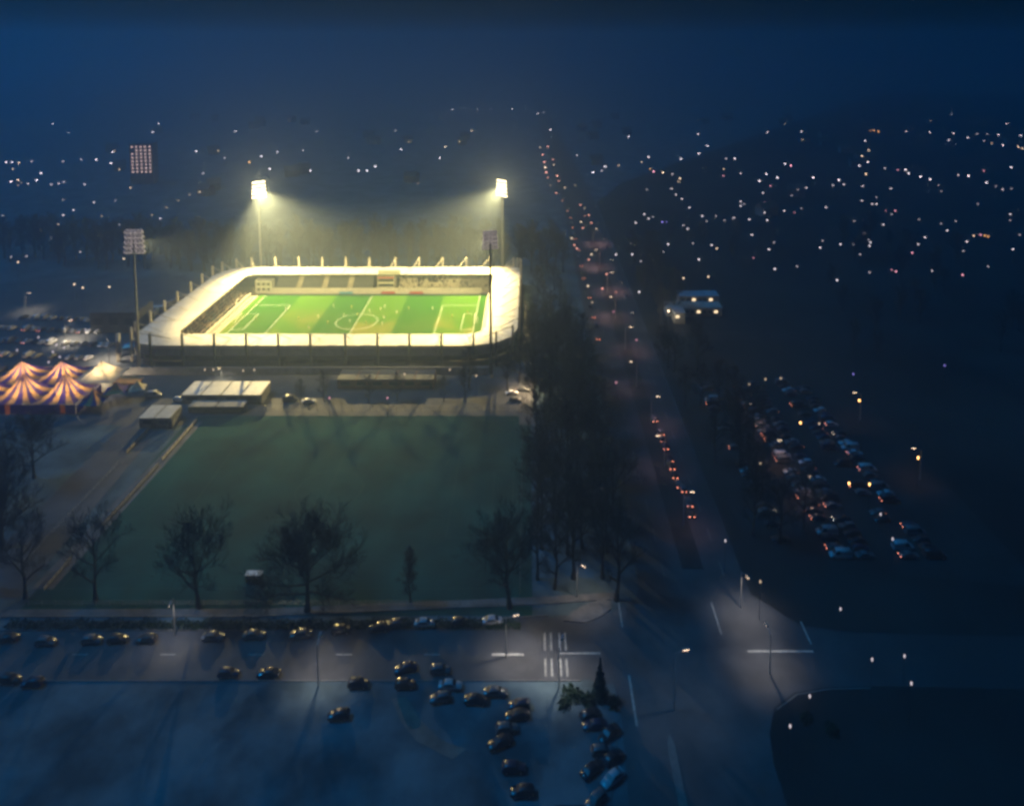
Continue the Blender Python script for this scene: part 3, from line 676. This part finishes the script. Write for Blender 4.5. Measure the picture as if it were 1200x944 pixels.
p = g(481, 705); tree_at(p.x, p.y, T_pop, .72, 'slim upright young tree between two larger bare trees', None)
p = g(597, 712); tree_at(p.x, p.y, T_open, 1.03, 'tall bare tree at the near right corner of the training pitch', None, 2.2)
for x, y, s in ((30, 700, 1.0), (-20, 690, 1.1), (2, 640, 1.15), (-30, 590, 1.1), (40, 560, .9)):
    p = g(x, y); tree_at(p.x, p.y, rnd.choice((T_mid, T_open)), s, 'bare tree in the dark grove beside the left path', 'trees of the left grove')
for k in range(9):
    for j in range(13):
        x = 1.8 + 2.35 * k + rnd.uniform(-1.3, 1.3); y = 160 + j * 10.5 + rnd.uniform(-4, 4)
        if (k + j) % 2 or (x > 20 and y > 230): continue
        tree_at(x, y, rnd.choice((T_tall, T_mid, T_tall)), rnd.uniform(.9, 1.18), 'tall bare tree in the dark belt between training pitch and avenue', 'trees of the dark belt')
for x, y in ((-4, 262), (-1, 270), (3, 282), (-8, 256), (0, 292), (6, 300), (10, 288), (-22, 258), (14, 300), (3, 312), (9, 318), (16, 316), (6, 334), (14, 340), (4, 352), (12, 362), (6, 376)):
    tree_at(x, y, rnd.choice((T_tall, T_mid)), rnd.uniform(.65, .9), 'bare tree catching yellow light beside the right stand', 'trees beside the right stand')
for x, y in ((380, 470), (432, 472), (466, 470), (520, 470), (545, 468), (352, 474)):
    p = g(x, y); tree_at(p.x, p.y, T_tall, rnd.uniform(.45, .62), 'slim bare tree on the strip between stadium facade and training pitch', 'trees on the forecourt strip')
for row, (y0, step) in enumerate(((392, 7.2), (404, 8.0), (420, 9.0))):
    x = -300.0
    while x < 22:
        if not (row == 0 and x < -200 and rnd.random() < .5):
            tree_at(x + rnd.uniform(-2, 2), y0 + rnd.uniform(-4, 4) + (0 if x > -170 else (-170 - x) * .12), rnd.choice(T_far), rnd.uniform(.95, 1.2), 'tall bare tree in the wood behind the far stand', 'trees behind the far stand')
        x += step * rnd.uniform(.85, 1.2)
for k in range(46):
    x, y = rnd.uniform(52, 70), rnd.uniform(172, 420)
    if 292 < y < 318: continue
    tree_at(x, y, rnd.choice((T_tall, T_mid)), rnd.uniform(.7, .95), 'bare tree standing in the dark strip along the right of the avenue', 'trees right of the avenue')
for k in range(40):
    x, y = rnd.uniform(84, 240), rnd.uniform(265, 460)
    if 60 < x < 125 and 285 < y < 380: continue
    tree_at(x, y, rnd.choice(T_far), rnd.uniform(.6, .9), 'bare tree scattered across the dark park beyond the car park', 'trees of the dark park')
# conifer and bushes on the corner island
def leafy(seed, shape, n, size):
    q = random.Random(seed); b = MB()
    for _ in range(n):
        p = shape(q); a = Vector((q.gauss(0, 1), q.gauss(0, 1), q.gauss(0, 1))).normalized(); u = a.orthogonal().normalized(); v = a.cross(u); s = size * q.uniform(.6, 1.3)
        b.add([p - u * s, p + v * s * .5, p + u * s, p - v * s * .5], [(0, 1, 2, 3)])
    return b
def cone(q):
    t = q.random() ** 1.6; r = (1 - t) * 2.2 * (.7 + .3 * math.cos(t * 40)) * q.random() ** .4; a = q.uniform(0, 6.283)
    return Vector((r * math.cos(a), r * math.sin(a), .5 + 7.6 * t - r * .25))
p = g(703, 818); t = thing('conifer', (p.x, p.y, 0), 'dark pointed conifer on the island at the junction', 'tree')
MB().tube((0, 0, 0), (0, 0, 7), .16, .04, 7).build('trunk', 'bark', t); leafy(2, cone, 2600, .22).build('crown', 'needle', t)
def dome(q):
    while True:
        p = Vector((q.uniform(-1, 1), q.uniform(-1, 1), q.random()))
        if .2 < p.length < .65 + .35 * math.sin(5 * p.x + 3 * p.y) ** 2 - .3 * q.random(): return p
B = [leafy(40 + k, dome, 700, .14).mesh('bush_leaves', 'hedge') for k in range(3)]
bushes = [(672, 815, 1.6), (688, 822, 1.8), (720, 826, 1.5), (662, 825, 1.2), (945, 842, 1.1), (975, 856, 1.2)]
for i, (x, y, s) in enumerate(bushes):
    p = g(x, y); o = obj('bush', B[i % 3], None, (p.x, p.y, 0), rnd.uniform(0, 6)); o.scale = (s * rnd.uniform(1.1, 2.2), s * rnd.uniform(.9, 1.4), s)
    tag(o, 'dark round bush beside the conifer' if i < 4 else ('dark bush on the right roadside verge' if i > 3 else 'dark bush on the green below the cross road'), 'bush', 'bushes %d' % (0 if i < 4 else (2 if i > 3 else 1)))
hd = MB(); q = random.Random(4)
for k in range(7000):
    x = q.uniform(-112, -2); t = q.random(); y = TY0 - 9 + q.uniform(-1.1, 1.1) - max(0, -60 - x) * .0; z = q.uniform(.05, 1.5) * (.7 + .3 * math.sin(x * .9))
    a = Vector((q.gauss(0, 1), q.gauss(0, 1), q.gauss(0, 1))).normalized(); u = a.orthogonal().normalized(); v = a.cross(u); s = .28; p = Vector((x, y, z))
    hd.add([p - u * s, p + v * s * .5, p + u * s, p - v * s * .5], [(0, 1, 2, 3)])
tag(hd.build('hedge', 'hedge'), 'long low dark hedge behind the cars along the cross road', 'hedge')

# ------------------------------------------------------------------ cars
def make_car(kind):
    """x forward; parts are shared by every copy"""
    Lh = {'hatchback': 2.05, 'saloon': 2.3, 'van': 2.6}[kind]; W = {'hatchback': .86, 'saloon': .9, 'van': .97}[kind]; top = {'hatchback': 1.5, 'saloon': 1.44, 'van': 2.2}[kind]; belt = {'hatchback': .95, 'saloon': .92, 'van': 1.15}[kind]
    def loft(b, st_):
        n = len(st_[0]); vs = [p for s in st_ for p in s]; fs = []
        for i in range(len(st_) - 1):
            for k in range(n): fs.append((i * n + k, i * n + (k + 1) % n, (i + 1) * n + (k + 1) % n, (i + 1) * n + k))
        fs += [tuple(range(n)), tuple(range((len(st_) - 1) * n, len(st_) * n))]; b.add(vs, fs)
    def sec(x, zl, zt, w_): return [(x, -w_ * .9, zl), (x, -w_, zl + .2), (x, -w_, zt - .18), (x, -w_ * .86, zt), (x, w_ * .86, zt), (x, w_, zt - .18), (x, w_, zl + .2), (x, w_ * .9, zl)]
    body = MB(); hood = belt - (.12 if kind != 'van' else .05)
    loft(body, [sec(-Lh, .42, belt - .15, W * .86), sec(-Lh + .12, .30, belt - .02, W * .96), sec(-Lh + .7, .22, belt, W), sec(0, .2, belt, W), sec(Lh - 1.25, .2, belt, W), sec(Lh - .6, .22, hood, W * .98), sec(Lh - .12, .3, hood - .14, W * .92), sec(Lh, .42, hood - .26, W * .78)])
    r0, r1, f1, f0 = {'hatchback': (-1.95, -1.55, .35, 1.0), 'saloon': (-1.75, -1.05, .35, 1.1), 'van': (-2.52, -2.4, 1.15, 1.75)}[kind]
    def csec(x, z, w_, zb): return [(x, -W * .93, zb), (x, -w_, z - .05), (x, -w_ * .85, z), (x, w_ * .85, z), (x, w_, z - .05), (x, W * .93, zb)]
    zb = belt - .06; tw = W * .76
    loft(body, [csec(r0, zb + .08, W * .9, zb), csec(r1, top - .05, tw, zb), csec((r1 + f1) / 2, top, tw, zb), csec(f1, top - .06, tw, zb), csec(f0, zb + .1, W * .9, zb)])
    body.smooth = True
    bm_ = body.mesh('body', CARM['black'])
    parts = [('body', bm_, (0, 0, 0))]
    def quad(nm, pts, m): parts.append((nm, MB().add(pts, [(0, 1, 2, 3)]).mesh(nm, m), (0, 0, 0)))
    e = .015
    def fr(xa, za, xb, zb_, wa, wb, t0, t1, off):
        A = Vector((xa + (xb - xa) * t0, 0, za + (zb_ - za) * t0)); Bv = Vector((xa + (xb - xa) * t1, 0, za + (zb_ - za) * t1)); w0 = (wa + (wb - wa) * t0) * .88; w1 = (wa + (wb - wa) * t1) * .88
        return [(A.x + off, -w0, A.z + e), (A.x + off, w0, A.z + e), (Bv.x + off, w1, Bv.z + e), (Bv.x + off, -w1, Bv.z + e)]
    quad('windscreen', fr(f0, zb + .1, f1, top - .06, W * .9, tw, .08, .9, .02), 'glass')
    quad('rear_window', fr(r0, zb + .08, r1, top - .05, W * .9, tw, .15, .88, -.02), 'glass')
    for s in (-1, 1):
        za, zt = zb + .12, top - .14; lo_x, hi_x = (r0 + .3, f0 - .28) if kind != 'van' else (.3, f0 - .25); lt, ht = (r1 + .12, f1 - .08) if kind != 'van' else (.3, f1)
        wa = W * .92 + .012; wt_ = tw + .03
        quad('side_window', [(lo_x, s * wa, za), (hi_x, s * wa, za), (ht, s * wt_, zt), (lt, s * wt_, zt)], 'glass')
    wheel = MB(); wheel.tube((0, -.11, 0), (0, .11, 0), .32, .32, 14); wm = wheel.mesh('wheel', 'tyre')
    hub = MB(); hub.tube((0, -.115, 0), (0, .115, 0), .19, .19, 10); hm = hub.mesh('rim', 'steel')
    for sx in (-1, 1):
        for sy in (-1, 1): parts.append(('wheel', wm, (sx * (Lh - .82), sy * (W - .08), .32)))
    lm = MB().box((0, 0, 0), (.08, .34, .16)).mesh('headlight', 'headlamp_off'); tm = MB().box((0, 0, 0), (.06, .3, .2)).mesh('tail_light', 'tail_off')
    for s in (-1, 1):
        parts.append(('headlight', lm, (Lh - .09, s * W * .62, hood - .26))); parts.append(('tail_light', tm, (-Lh + .02, s * W * .66, belt - .28)))
    return parts, hm
CARS = {k: make_car(k) for k in ('hatchback', 'saloon', 'van')}
NCAR = 0
def car(x, y, rz, kind, colour, where, group, tail=False, head=False):
    t = thing('parked_car' if kind != 'van' else 'parked_van', (x, y, .09), '%s %s %s' % (colour, kind, where), 'car' if kind != 'van' else 'van', group, rz)
    for nm, me, loc in CARS[kind][0]:
        o = obj(nm, me, t, loc)
        if nm == 'body': o.material_slots[0].link = 'OBJECT'; o.material_slots[0].material = CARM[colour]
        if nm == 'wheel': obj('rim', CARS[kind][1], o)
        if (nm == 'tail_light' and tail) or (nm == 'headlight' and head): o.material_slots[0].link = 'OBJECT'; o.material_slots[0].material = M['tail_on' if nm == 'tail_light' else 'head_on']
    return t
KN = ['hatchback', 'hatchback', 'saloon', 'saloon', 'van']; KC = ['black', 'grey', 'black', 'blue', 'black', 'grey', 'silver']
def cars_at(pts, rz, where, group, jit=.06, tails=0, heads=0, kinds=KN):
    for x, y in pts:
        p = g(x, y + 3); car(p.x, p.y, rz + rnd.uniform(-jit, jit) + (math.pi if rnd.random() < .4 else 0), rnd.choice(kinds), rnd.choice(KC), where, group, rnd.random() < tails, rnd.random() < heads)
cars_at([(8, 748), (54, 752), (108, 750), (138, 749), (172, 749), (250, 746), (298, 744), (352, 743), (400, 738), (444, 735), (463, 731), (498, 730), (540, 729), (578, 727)], .05, 'parked along the far kerb of the cross road below the hedge', 'cars along the far kerb', kinds=KN[:4])
cars_at([(12, 796), (38, 800), (268, 789), (315, 789), (420, 801)], 0, 'parked along the near kerb of the cross road', 'cars along the near kerb', kinds=KN[:4])
cars_at([(475, 783), (516, 785), (475, 802), (528, 803), (516, 818), (558, 820), (581, 811), (609, 826), (397, 838)], .12, 'parked in the crowded bay beside the cross road', 'cars in the crowded bay', .3, kinds=KN[:4])
cars_at([(606, 838), (594, 854), (586, 870), (602, 900), (612, 928)], .3, 'in the row of cars down the parking lane', 'cars down the parking lane', .3, kinds=KN[:4])
cars_at([(692, 838), (697, 850), (714, 860), (706, 880), (719, 888), (694, 902), (718, 912), (698, 938)], .4, 'parked on the dark island south of the junction', 'cars on the junction island', .5, kinds=KN[:4])
# queue / parked row along the avenue
for i, (x, y) in enumerate(((768, 492), (776, 508), (778, 516), (781, 524), (786, 538), (788, 547), (792, 558), (797, 569), (802, 574), (809, 590), (811, 602))):
    p = g(x, y); car(p.x - .5, p.y, R(90) + rnd.uniform(-.03, .03), rnd.choice(KN[:4]), rnd.choice(KC), 'in the row along the centre of the avenue with glowing rear lights', 'cars along the avenue', True, False)
for i, y in enumerate(range(300, 520, 13)):
    car(28.5 + rnd.uniform(-.5, .5), y + rnd.uniform(-3, 3), R(90), rnd.choice(KN[:4]), rnd.choice(KC), 'driving up the far avenue beside the stadium', 'cars on the far avenue', i % 2 == 0, False)
for i, y in enumerate(range(330, 560, 21)):
    car(46.5 + rnd.uniform(-.5, .5), y + rnd.uniform(-3, 3), R(-90), rnd.choice(KN[:4]), rnd.choice(KC), 'driving down the far avenue towards the junction', 'cars coming down the avenue', False, i % 2 == 0)
# car park east of the avenue
for row, (x0, tl) in enumerate(((75.5, .7), (81.5, .4), (63.0, .2), (92, .15), (98, .15))):
    y = 170.0
    while y < 262:
        if rnd.random() < (.85 if row < 2 else .5): car(x0 + rnd.uniform(-.3, .3), y, rnd.choice((0, math.pi)) + rnd.uniform(-.05, .05), rnd.choice(KN), rnd.choice(KC), 'in the dark car park east of the avenue, row %s' % ('under the lamps', 'behind the lamps', 'beside the tree strip', 'in the middle', 'along the far side')[row], 'car park row %d' % (row + 1), rnd.random() < tl, rnd.random() < tl * .3)
        y += rnd.uniform(2.5, 3.1)
# visitor cars left of the stadium
for row in range(5):
    x = -240.0 + row * 3
    while x < -172 - (12 if row > 2 else 0):
        if rnd.random() < .85: car(x, 272 + row * 12.5 + (x + 200) * -.1, R(80) + rnd.uniform(-.1, .1), rnd.choice(KN), rnd.choice(KV), 'in the visitor car park left of the stadium, %s row' % ('first', 'second', 'third', 'fourth', 'fifth')[row], 'visitor car park row %d' % (row + 1), rnd.random() < .12, rnd.random() < .12)
        x += rnd.uniform(3.0, 4.2)
for x, y in ((600, 462), (614, 458), (604, 470), (340, 470), (362, 472), (210, 470), (180, 465)):
    p = g(x, y); car(p.x, p.y, rnd.uniform(-.2, .2), rnd.choice(KN), rnd.choice(('white', 'silver', 'grey')), 'parked on the service strip in front of the stadium', 'cars on the service strip')

# ------------------------------------------------------------------ street lamps with real light
def lamp(x, y, h, label, power, rz, colr=(1, .74, .62), group=None, lens='lamp_street', both=False, size=124):
    t = thing('street_lamp', (x, y, 0), label, 'street lamp', group, rz)
    MB().tube((0, 0, 0), (0, 0, h), .14, .08, 8).build('pole', 'steel', t)
    a = MB(); a.tube((0, 0, h - .1), (1.6, 0, h + .35), .06, .05, 6); a.build('arm', 'steel', t)
    hd_ = MB().box((2.1, 0, h + .42), (1.3, .42, .2)).build('head', 'steel', t); MB().box((2.1, 0, h + .29), (1.15, .36, .07)).build('lens', lens, hd_)
    L = bpy.data.lights.new('lamp_light', 'SPOT'); L.energy = power; L.color = colr; L.spot_size = R(size); L.spot_blend = .8; L.shadow_soft_size = .25
    o = bpy.data.objects.new('lamp_light', L); col.objects.link(o); o.parent = t; o.location = (2.1, 0, h + .15)
    return t
LAV = (1.0, .88, .78); RED = (1.0, .52, .50)
P1 = 3600
p = g(790, 832); lamp(p.x, p.y, 11.6, 'tall glowing street lamp in the middle of the junction', 1400, 0.2, (.55, .75, 1))
for (x, y, pw, lb, c, rz) in ((373, 803, 1.0, 'street lamp on the near kerb by the gap between parked cars', LAV, 1.6), (593, 770, 1.3, 'street lamp by the white stop line left of the crossing', LAV, 0.3), (655, 806, 1.1, 'street lamp beside the zebra crossing', LAV, 1.2),
                       (205, 745, .55, 'street lamp on the far kerb left of the hedge row', LAV, -1.4), (868, 712, .9, 'street lamp at the right corner of the avenue mouth', LAV, -1.2), (902, 790, .9, 'street lamp on the near side of the right hand road', LAV, 1.7), (676, 700, .5, 'small street lamp at the corner of the tree belt', LAV, -.8)):
    p = g(x, y); lamp(p.x, p.y, 8.5, lb, P1 * pw, rz, c)
for k, (x, y, pw) in enumerate(((39.5, 181, .3), (39.5, 208, .35), (39.5, 232, .5), (38.5, 258, .45), (38.5, 290, 1.0), (38.5, 325, 1.6), (38.5, 360, 2.2), (38.5, 400, 2.6), (38.5, 445, 3))):
    lamp(x, y, 9.5, 'avenue street lamp with reddish light on the central strip', P1 * pw, math.pi if k % 2 else 0, RED, 'lamps along the avenue')
p = g(77, 400); lamp(p.x, p.y, 8.5, 'bright street lamp in the visitor car park left of the stadium', P1 * 6, .4, (1, .85, .6))
p = g(30, 365); lamp(p.x, p.y, 8.5, 'street lamp at the far side of the visitor car park', P1 * 2, .2, (1, .85, .6))
p = g(128, 425); lamp(p.x, p.y, 8.5, 'street lamp between visitor car park and circus tent', P1 * 6, 2.2, (1, .85, .6))
p = g(260, 445); lamp(p.x, p.y, 5.0, 'low lamp shining on the pale roofed pavilion', P1 * 1.2, -1.6, (1, .9, .65))
p = g(625, 462); lamp(p.x, p.y, 7.0, 'lamp among the bare trees beside the right stand', P1 * 5, 2.5, (1, .72, .40), size=160)
p = g(1078, 562); lamp(p.x, p.y, 9, 'amber lamp alone in the dark east of the car park', P1 * .2, 3.0, (1, .5, .25))
for x, y, lb in ((884, 500, 'warm lamp over the far end of the lit car row in the east car park'), (916, 545, 'warm lamp over the middle of the lit car row in the east car park'), (950, 590, 'warm lamp over the near end of the lit car row in the east car park')):
    p = g(x, y); lamp(p.x - 3, p.y, 7.5, lb, P1 * .32, 0, (1, .62, .50))
p = g(1008, 492); lamp(p.x, p.y, 9, 'amber lamp at the far end of the dark car park', P1 * .12, 3.0, (1, .5, .25))

# ------------------------------------------------------------------ lights of the town
DOTS = {
 'white': [(62,412),(70,418),(75,407),(57,424),(66,404),(20,410),(45,395),(100,386),(7,190),(14,190),(37,189),(13,213),(33,215),(43,211),(48,203),(60,216),(69,215),(75,213),(99,216),(80,156),(62,145),(74,189),(95,187),(113,187),(132,178),(130,191),(179,155),(186,145),(3,253),(46,263),(60,279),(74,252),(74,234),(86,246),(110,237),(135,235),(140,263),(13,301),(31,300),(94,295),(188,256),(238,203),(230,177),(276,154),(263,185),(371,154),(325,178),(355,176),(364,200),(316,198),(306,183),(408,185),(420,200),(430,200),(440,195),(470,175),(463,153),(515,185),(530,128),(545,127),(560,128),(575,128),(600,128),(630,133),(637,132),(645,152),
  (737,160),(818,157),(829,171),(819,180),(676,182),(798,186),(709,195),(705,200),(695,202),(760,184),(758,222),(755,251),(760,256),(765,254),(745,261),(740,285),(783,286),(777,295),(812,285),(834,287),(751,306),(819,304),(749,342),(722,298),(741,298),(788,204),(787,221),(792,228),(799,233),(808,243),(823,253),(828,259),(839,253),(849,258),(859,256),(801,264),(806,268),
  (899,155),(939,154),(861,186),(851,186),(868,203),(898,204),(920,192),(911,208),(953,208),(890,212),(894,226),(935,222),(945,220),(928,229),(868,236),(868,241),(872,239),(896,249),(919,247),(939,244),(968,243),(899,258),(860,255),(878,257),(881,275),(907,284),(901,292),(908,315),(934,312),(964,282),(961,290),(983,211),(989,216),(976,217),(1010,235),(1011,218),(1017,190),(1007,194),(1014,165),(1062,154),(1090,155),(1117,156),(1134,161),(1112,164),(1145,157),(1157,157),(1153,165),(1170,158),(1175,170),(1180,145),(1196,159),(1115,134),(1037,197),(1061,199),(1065,203),(1079,207),(1090,210),(1100,217),(1103,224),(1123,205),(1135,206),(1185,196),(1156,214),(1167,218),(1175,222),(1185,221),(1146,239),(1044,221),(1027,231),(1022,239),(1027,239),(1045,251),(1001,259),(1013,273),(1018,281),(1020,284),(1019,288),(985,286),(1000,286),(1008,298),(1084,278),(1076,286),(1103,262),(1110,270),(1120,259),(1184,251),(1184,258),(1133,283),(1129,294),(1195,275),(1187,292),(1158,312),(1092,317),(1019,319),(981,328),(1032,602),(1046,631),(850,633),(1035,263),(1077,257),(1022,772),(1060,768),(949,815),(985,713),(926,850),(1068,800)],
 'warm': [(240,433),(250,433),(285,434),(298,433),(474,438),(527,433),(558,440),(22,191),(15,198),(21,211),(25,214),(21,217),(48,269),(119,253),(153,172),(153,220),(178,252),(195,243),(209,235),(222,228),(234,225),(68,263),(21,307),(553,153),(490,215),(522,172),(725,194),(752,190),(777,202),(773,340),(801,326),(830,324),(797,209),(795,213),(848,198),(840,291),(1018,176),(1015,204),(1010,183),(1162,168),(1193,172),(1198,174),(1141,276),(878,450),(897,444),(915,443),(891,543),(891,681),(960,496),(87,333),(97,337),(128,336),(145,303)],
 'pink': [(386,466),(454,466),(766,201),(927,194),(903,218),(896,237),(931,249),(883,302),(848,206),(1052,199),(1153,200),(1038,247),(1049,247),(1069,296),(1149,275),(1128,322),(1045,316),(1050,318),(719,365),(746,398),(722,448)],
 'blue': [(776,260),(781,260),(1000,438),(1107,428)],
 'amber': [(1076,536),(1007,469),(1020,153),(1024,153),(1029,154),(1158,277),(1154,276),(292,190),(762,198),(938,495),(995,566),(1019,567)],
}
AVE = [(633,173),(636,181),(638,190),(639,196),(640,202),(642,208),(645,217),(642,172),(648,187),(649,193),(653,206),(655,212),(662,220),(652,226),(659,235),(674,217),(665,247),(680,240),(685,244),(685,253),(690,252),(681,260),(683,267),(693,261),(670,279),(673,287),(676,291),(693,298),(690,304),(711,321),(689,335),(706,338),(722,342),(694,354)]
COLS = {'white': (.95, .84, .92), 'warm': (1, .74, .50), 'pink': (1, .42, .55), 'blue': (.35, .28, 1.0), 'amber': (1, .50, .16), 'red': (1, .40, .30)}
GL = {(c, k): glow('town_light_%s_%d' % (c, k), COLS[c], s) for c in COLS for k, s in enumerate((1.0, 2.8, 8.0))}
lampmesh = {}
for k, hh in enumerate((7.0, 8.0, 9.0)):
    b = MB(); b.tube((0, 0, 0), (0, 0, hh - .5), .12, .08, 6, 0); b.ball((0, 0, hh), .55, 8, 6, 1, .8); b.tube((0, 0, hh + .4), (0, 0, hh + .6), .5, .1, 8, 0); lampmesh[k] = b.mesh('globe_lamp', ['dsteel', GL[('white', 1)]])
def dot(x, y, c, lab, grp):
    k = rnd.randrange(3); hh = (7.0, 8.0, 9.0)[k]; p = g(x, y, hh)
    o = obj('street_lamp', lampmesh[k], None, (p.x, p.y, 0)); s = min(2.2, max(.3, p.y / 480)); o.scale = (s, s, 1.0)
    o.material_slots[1].link = 'OBJECT'
    far = 1 if p.y < 600 else 2
    if rnd.random() < .35: far -= 1
    if p.y < 330: far = 2 if c == 'amber' else 0
    o.material_slots[1].material = GL[(c, far)]
    tag(o, lab, 'street lamp', grp)
W_ = {'white': 'pale white globe lamp', 'warm': 'warm yellow globe lamp', 'pink': 'pink globe lamp', 'blue': 'violet blue globe lamp', 'amber': 'deep amber globe lamp'}
for c, pts in DOTS.items():
    for x, y in pts:
        side = 'in front of the near stadium facade' if (230 < x < 600 and y > 400) else 'west of the stadium' if x < 260 else ('beyond the stadium' if x < 650 else ('in the dark near the car park' if y > 330 else 'east of the avenue'))
        dot(x, y, c, '%s in the dark town %s' % (W_[c], side) if y <= 330 else '%s %s' % (W_[c], side), 'town lamps %s %s' % (c, side))
for i, (x, y) in enumerate(AVE): dot(x, y, 'red' if i % 3 else 'warm', '%s globe lamp lining the far avenue' % ('reddish' if i % 3 else 'yellowish'), 'lamps lining the far avenue %d' % (1 if i % 3 else 0))

# apartment tower with a grid of lit windows
b0 = g(170, 214); tw = thing('apartment_tower', (b0.x, b0.y, 0), 'apartment tower with a grid of pinkish lit windows beyond the car park', 'building', None, .12)
hT = CAMH - b0.y / (FPX / CC / CC / (168 - VY) - TT)
MB().box((0, 0, hT / 2), (19, 12, hT)).build('wall', 'dwall', tw); MB().box((0, 0, hT + .3), (19.6, 12.6, .6)).build('parapet', 'dgrey', tw)
for r_ in range(8):
    for c_ in range(5):
        MB().box((-7.2 + c_ * 3.6, -6.05, hT - 2.2 - r_ * 3.1), (1.5, .12, 1.4)).build('window', 'win_tower' if rnd.random() < .985 else 'glass', tw)
# dark houses of the town around the lamps
def house(x, y, w_, d_, h, rz, lit, label, grp):
    t = thing('house', (x, y, 0), label, 'house', grp, rz)
    MB().box((0, 0, h / 2), (w_, d_, h)).build('wall', 'dwall', t)
    rf = MB(); e = .5; rh = d_ * .42
    vs = [(-w_ / 2 - e, -d_ / 2 - e, h), (w_ / 2 + e, -d_ / 2 - e, h), (w_ / 2 + e, d_ / 2 + e, h), (-w_ / 2 - e, d_ / 2 + e, h), (-w_ / 2 - e, 0, h + rh), (w_ / 2 + e, 0, h + rh)]
    rf.add(vs, [(3, 2, 1, 0), (0, 1, 5, 4), (2, 3, 4, 5), (0, 4, 3), (1, 2, 5)]); ro = rf.build('roof', 'tile', t)
    MB().box((w_ * .28, d_ * .1, h + rh), (.7, .7, 1.6)).build('chimney', 'brick', ro)
    for k in range(3):
        for fl in range(2): MB().box((-w_ / 3 + k * w_ / 3, -d_ / 2 - .04, 1.6 + fl * 2.8), (1.2, .08, 1.3)).build('window', 'win_warm' if (k, fl) in lit else 'glass', t)
    MB().box((w_ * .18, -d_ / 2 - .05, 1.0), (1.0, .1, 2.0)).build('door', 'dsteel', t)
for k in range(46):
    for _ in range(20):
        x, y = rnd.uniform(-520, 620), rnd.uniform(500, 1150)
        if abs(x) > 60 and abs(x / y) < .72: break
    lit = [(rnd.randrange(3), rnd.randrange(2))] if rnd.random() < .3 else []
    side = 'west' if x < 0 else 'east'
    house(x, y, rnd.uniform(9, 14), rnd.uniform(8, 10), 5.8, rnd.uniform(-.5, .5), lit, ('dark house with one lit window in the town %s of the avenue' if lit else 'dark unlit pitched roof house in the town %s of the avenue') % side, 'houses %s %d' % (side, len(lit)))

# ------------------------------------------------------------------ haze
hz = MB().box((0, 7000, 74), (18400, 15000, 152)).build('haze', [])
hm_ = bpy.data.materials.new('night_haze'); hm_.use_nodes = True; n = hm_.node_tree; n.nodes.clear()
pv = n.nodes.new('ShaderNodeVolumePrincipled'); pv.inputs['Color'].default_value = (0.58, 0.73, 0.93, 1); pv.inputs['Density'].default_value = 0.0012; pv.inputs['Anisotropy'].default_value = 0.64
om = n.nodes.new('ShaderNodeOutputMaterial'); n.links.new(pv.outputs[0], om.inputs['Volume'])
hz.data.materials.append(hm_); tag(hz, 'thin blue night haze filling the air', 'haze', kind='stuff')
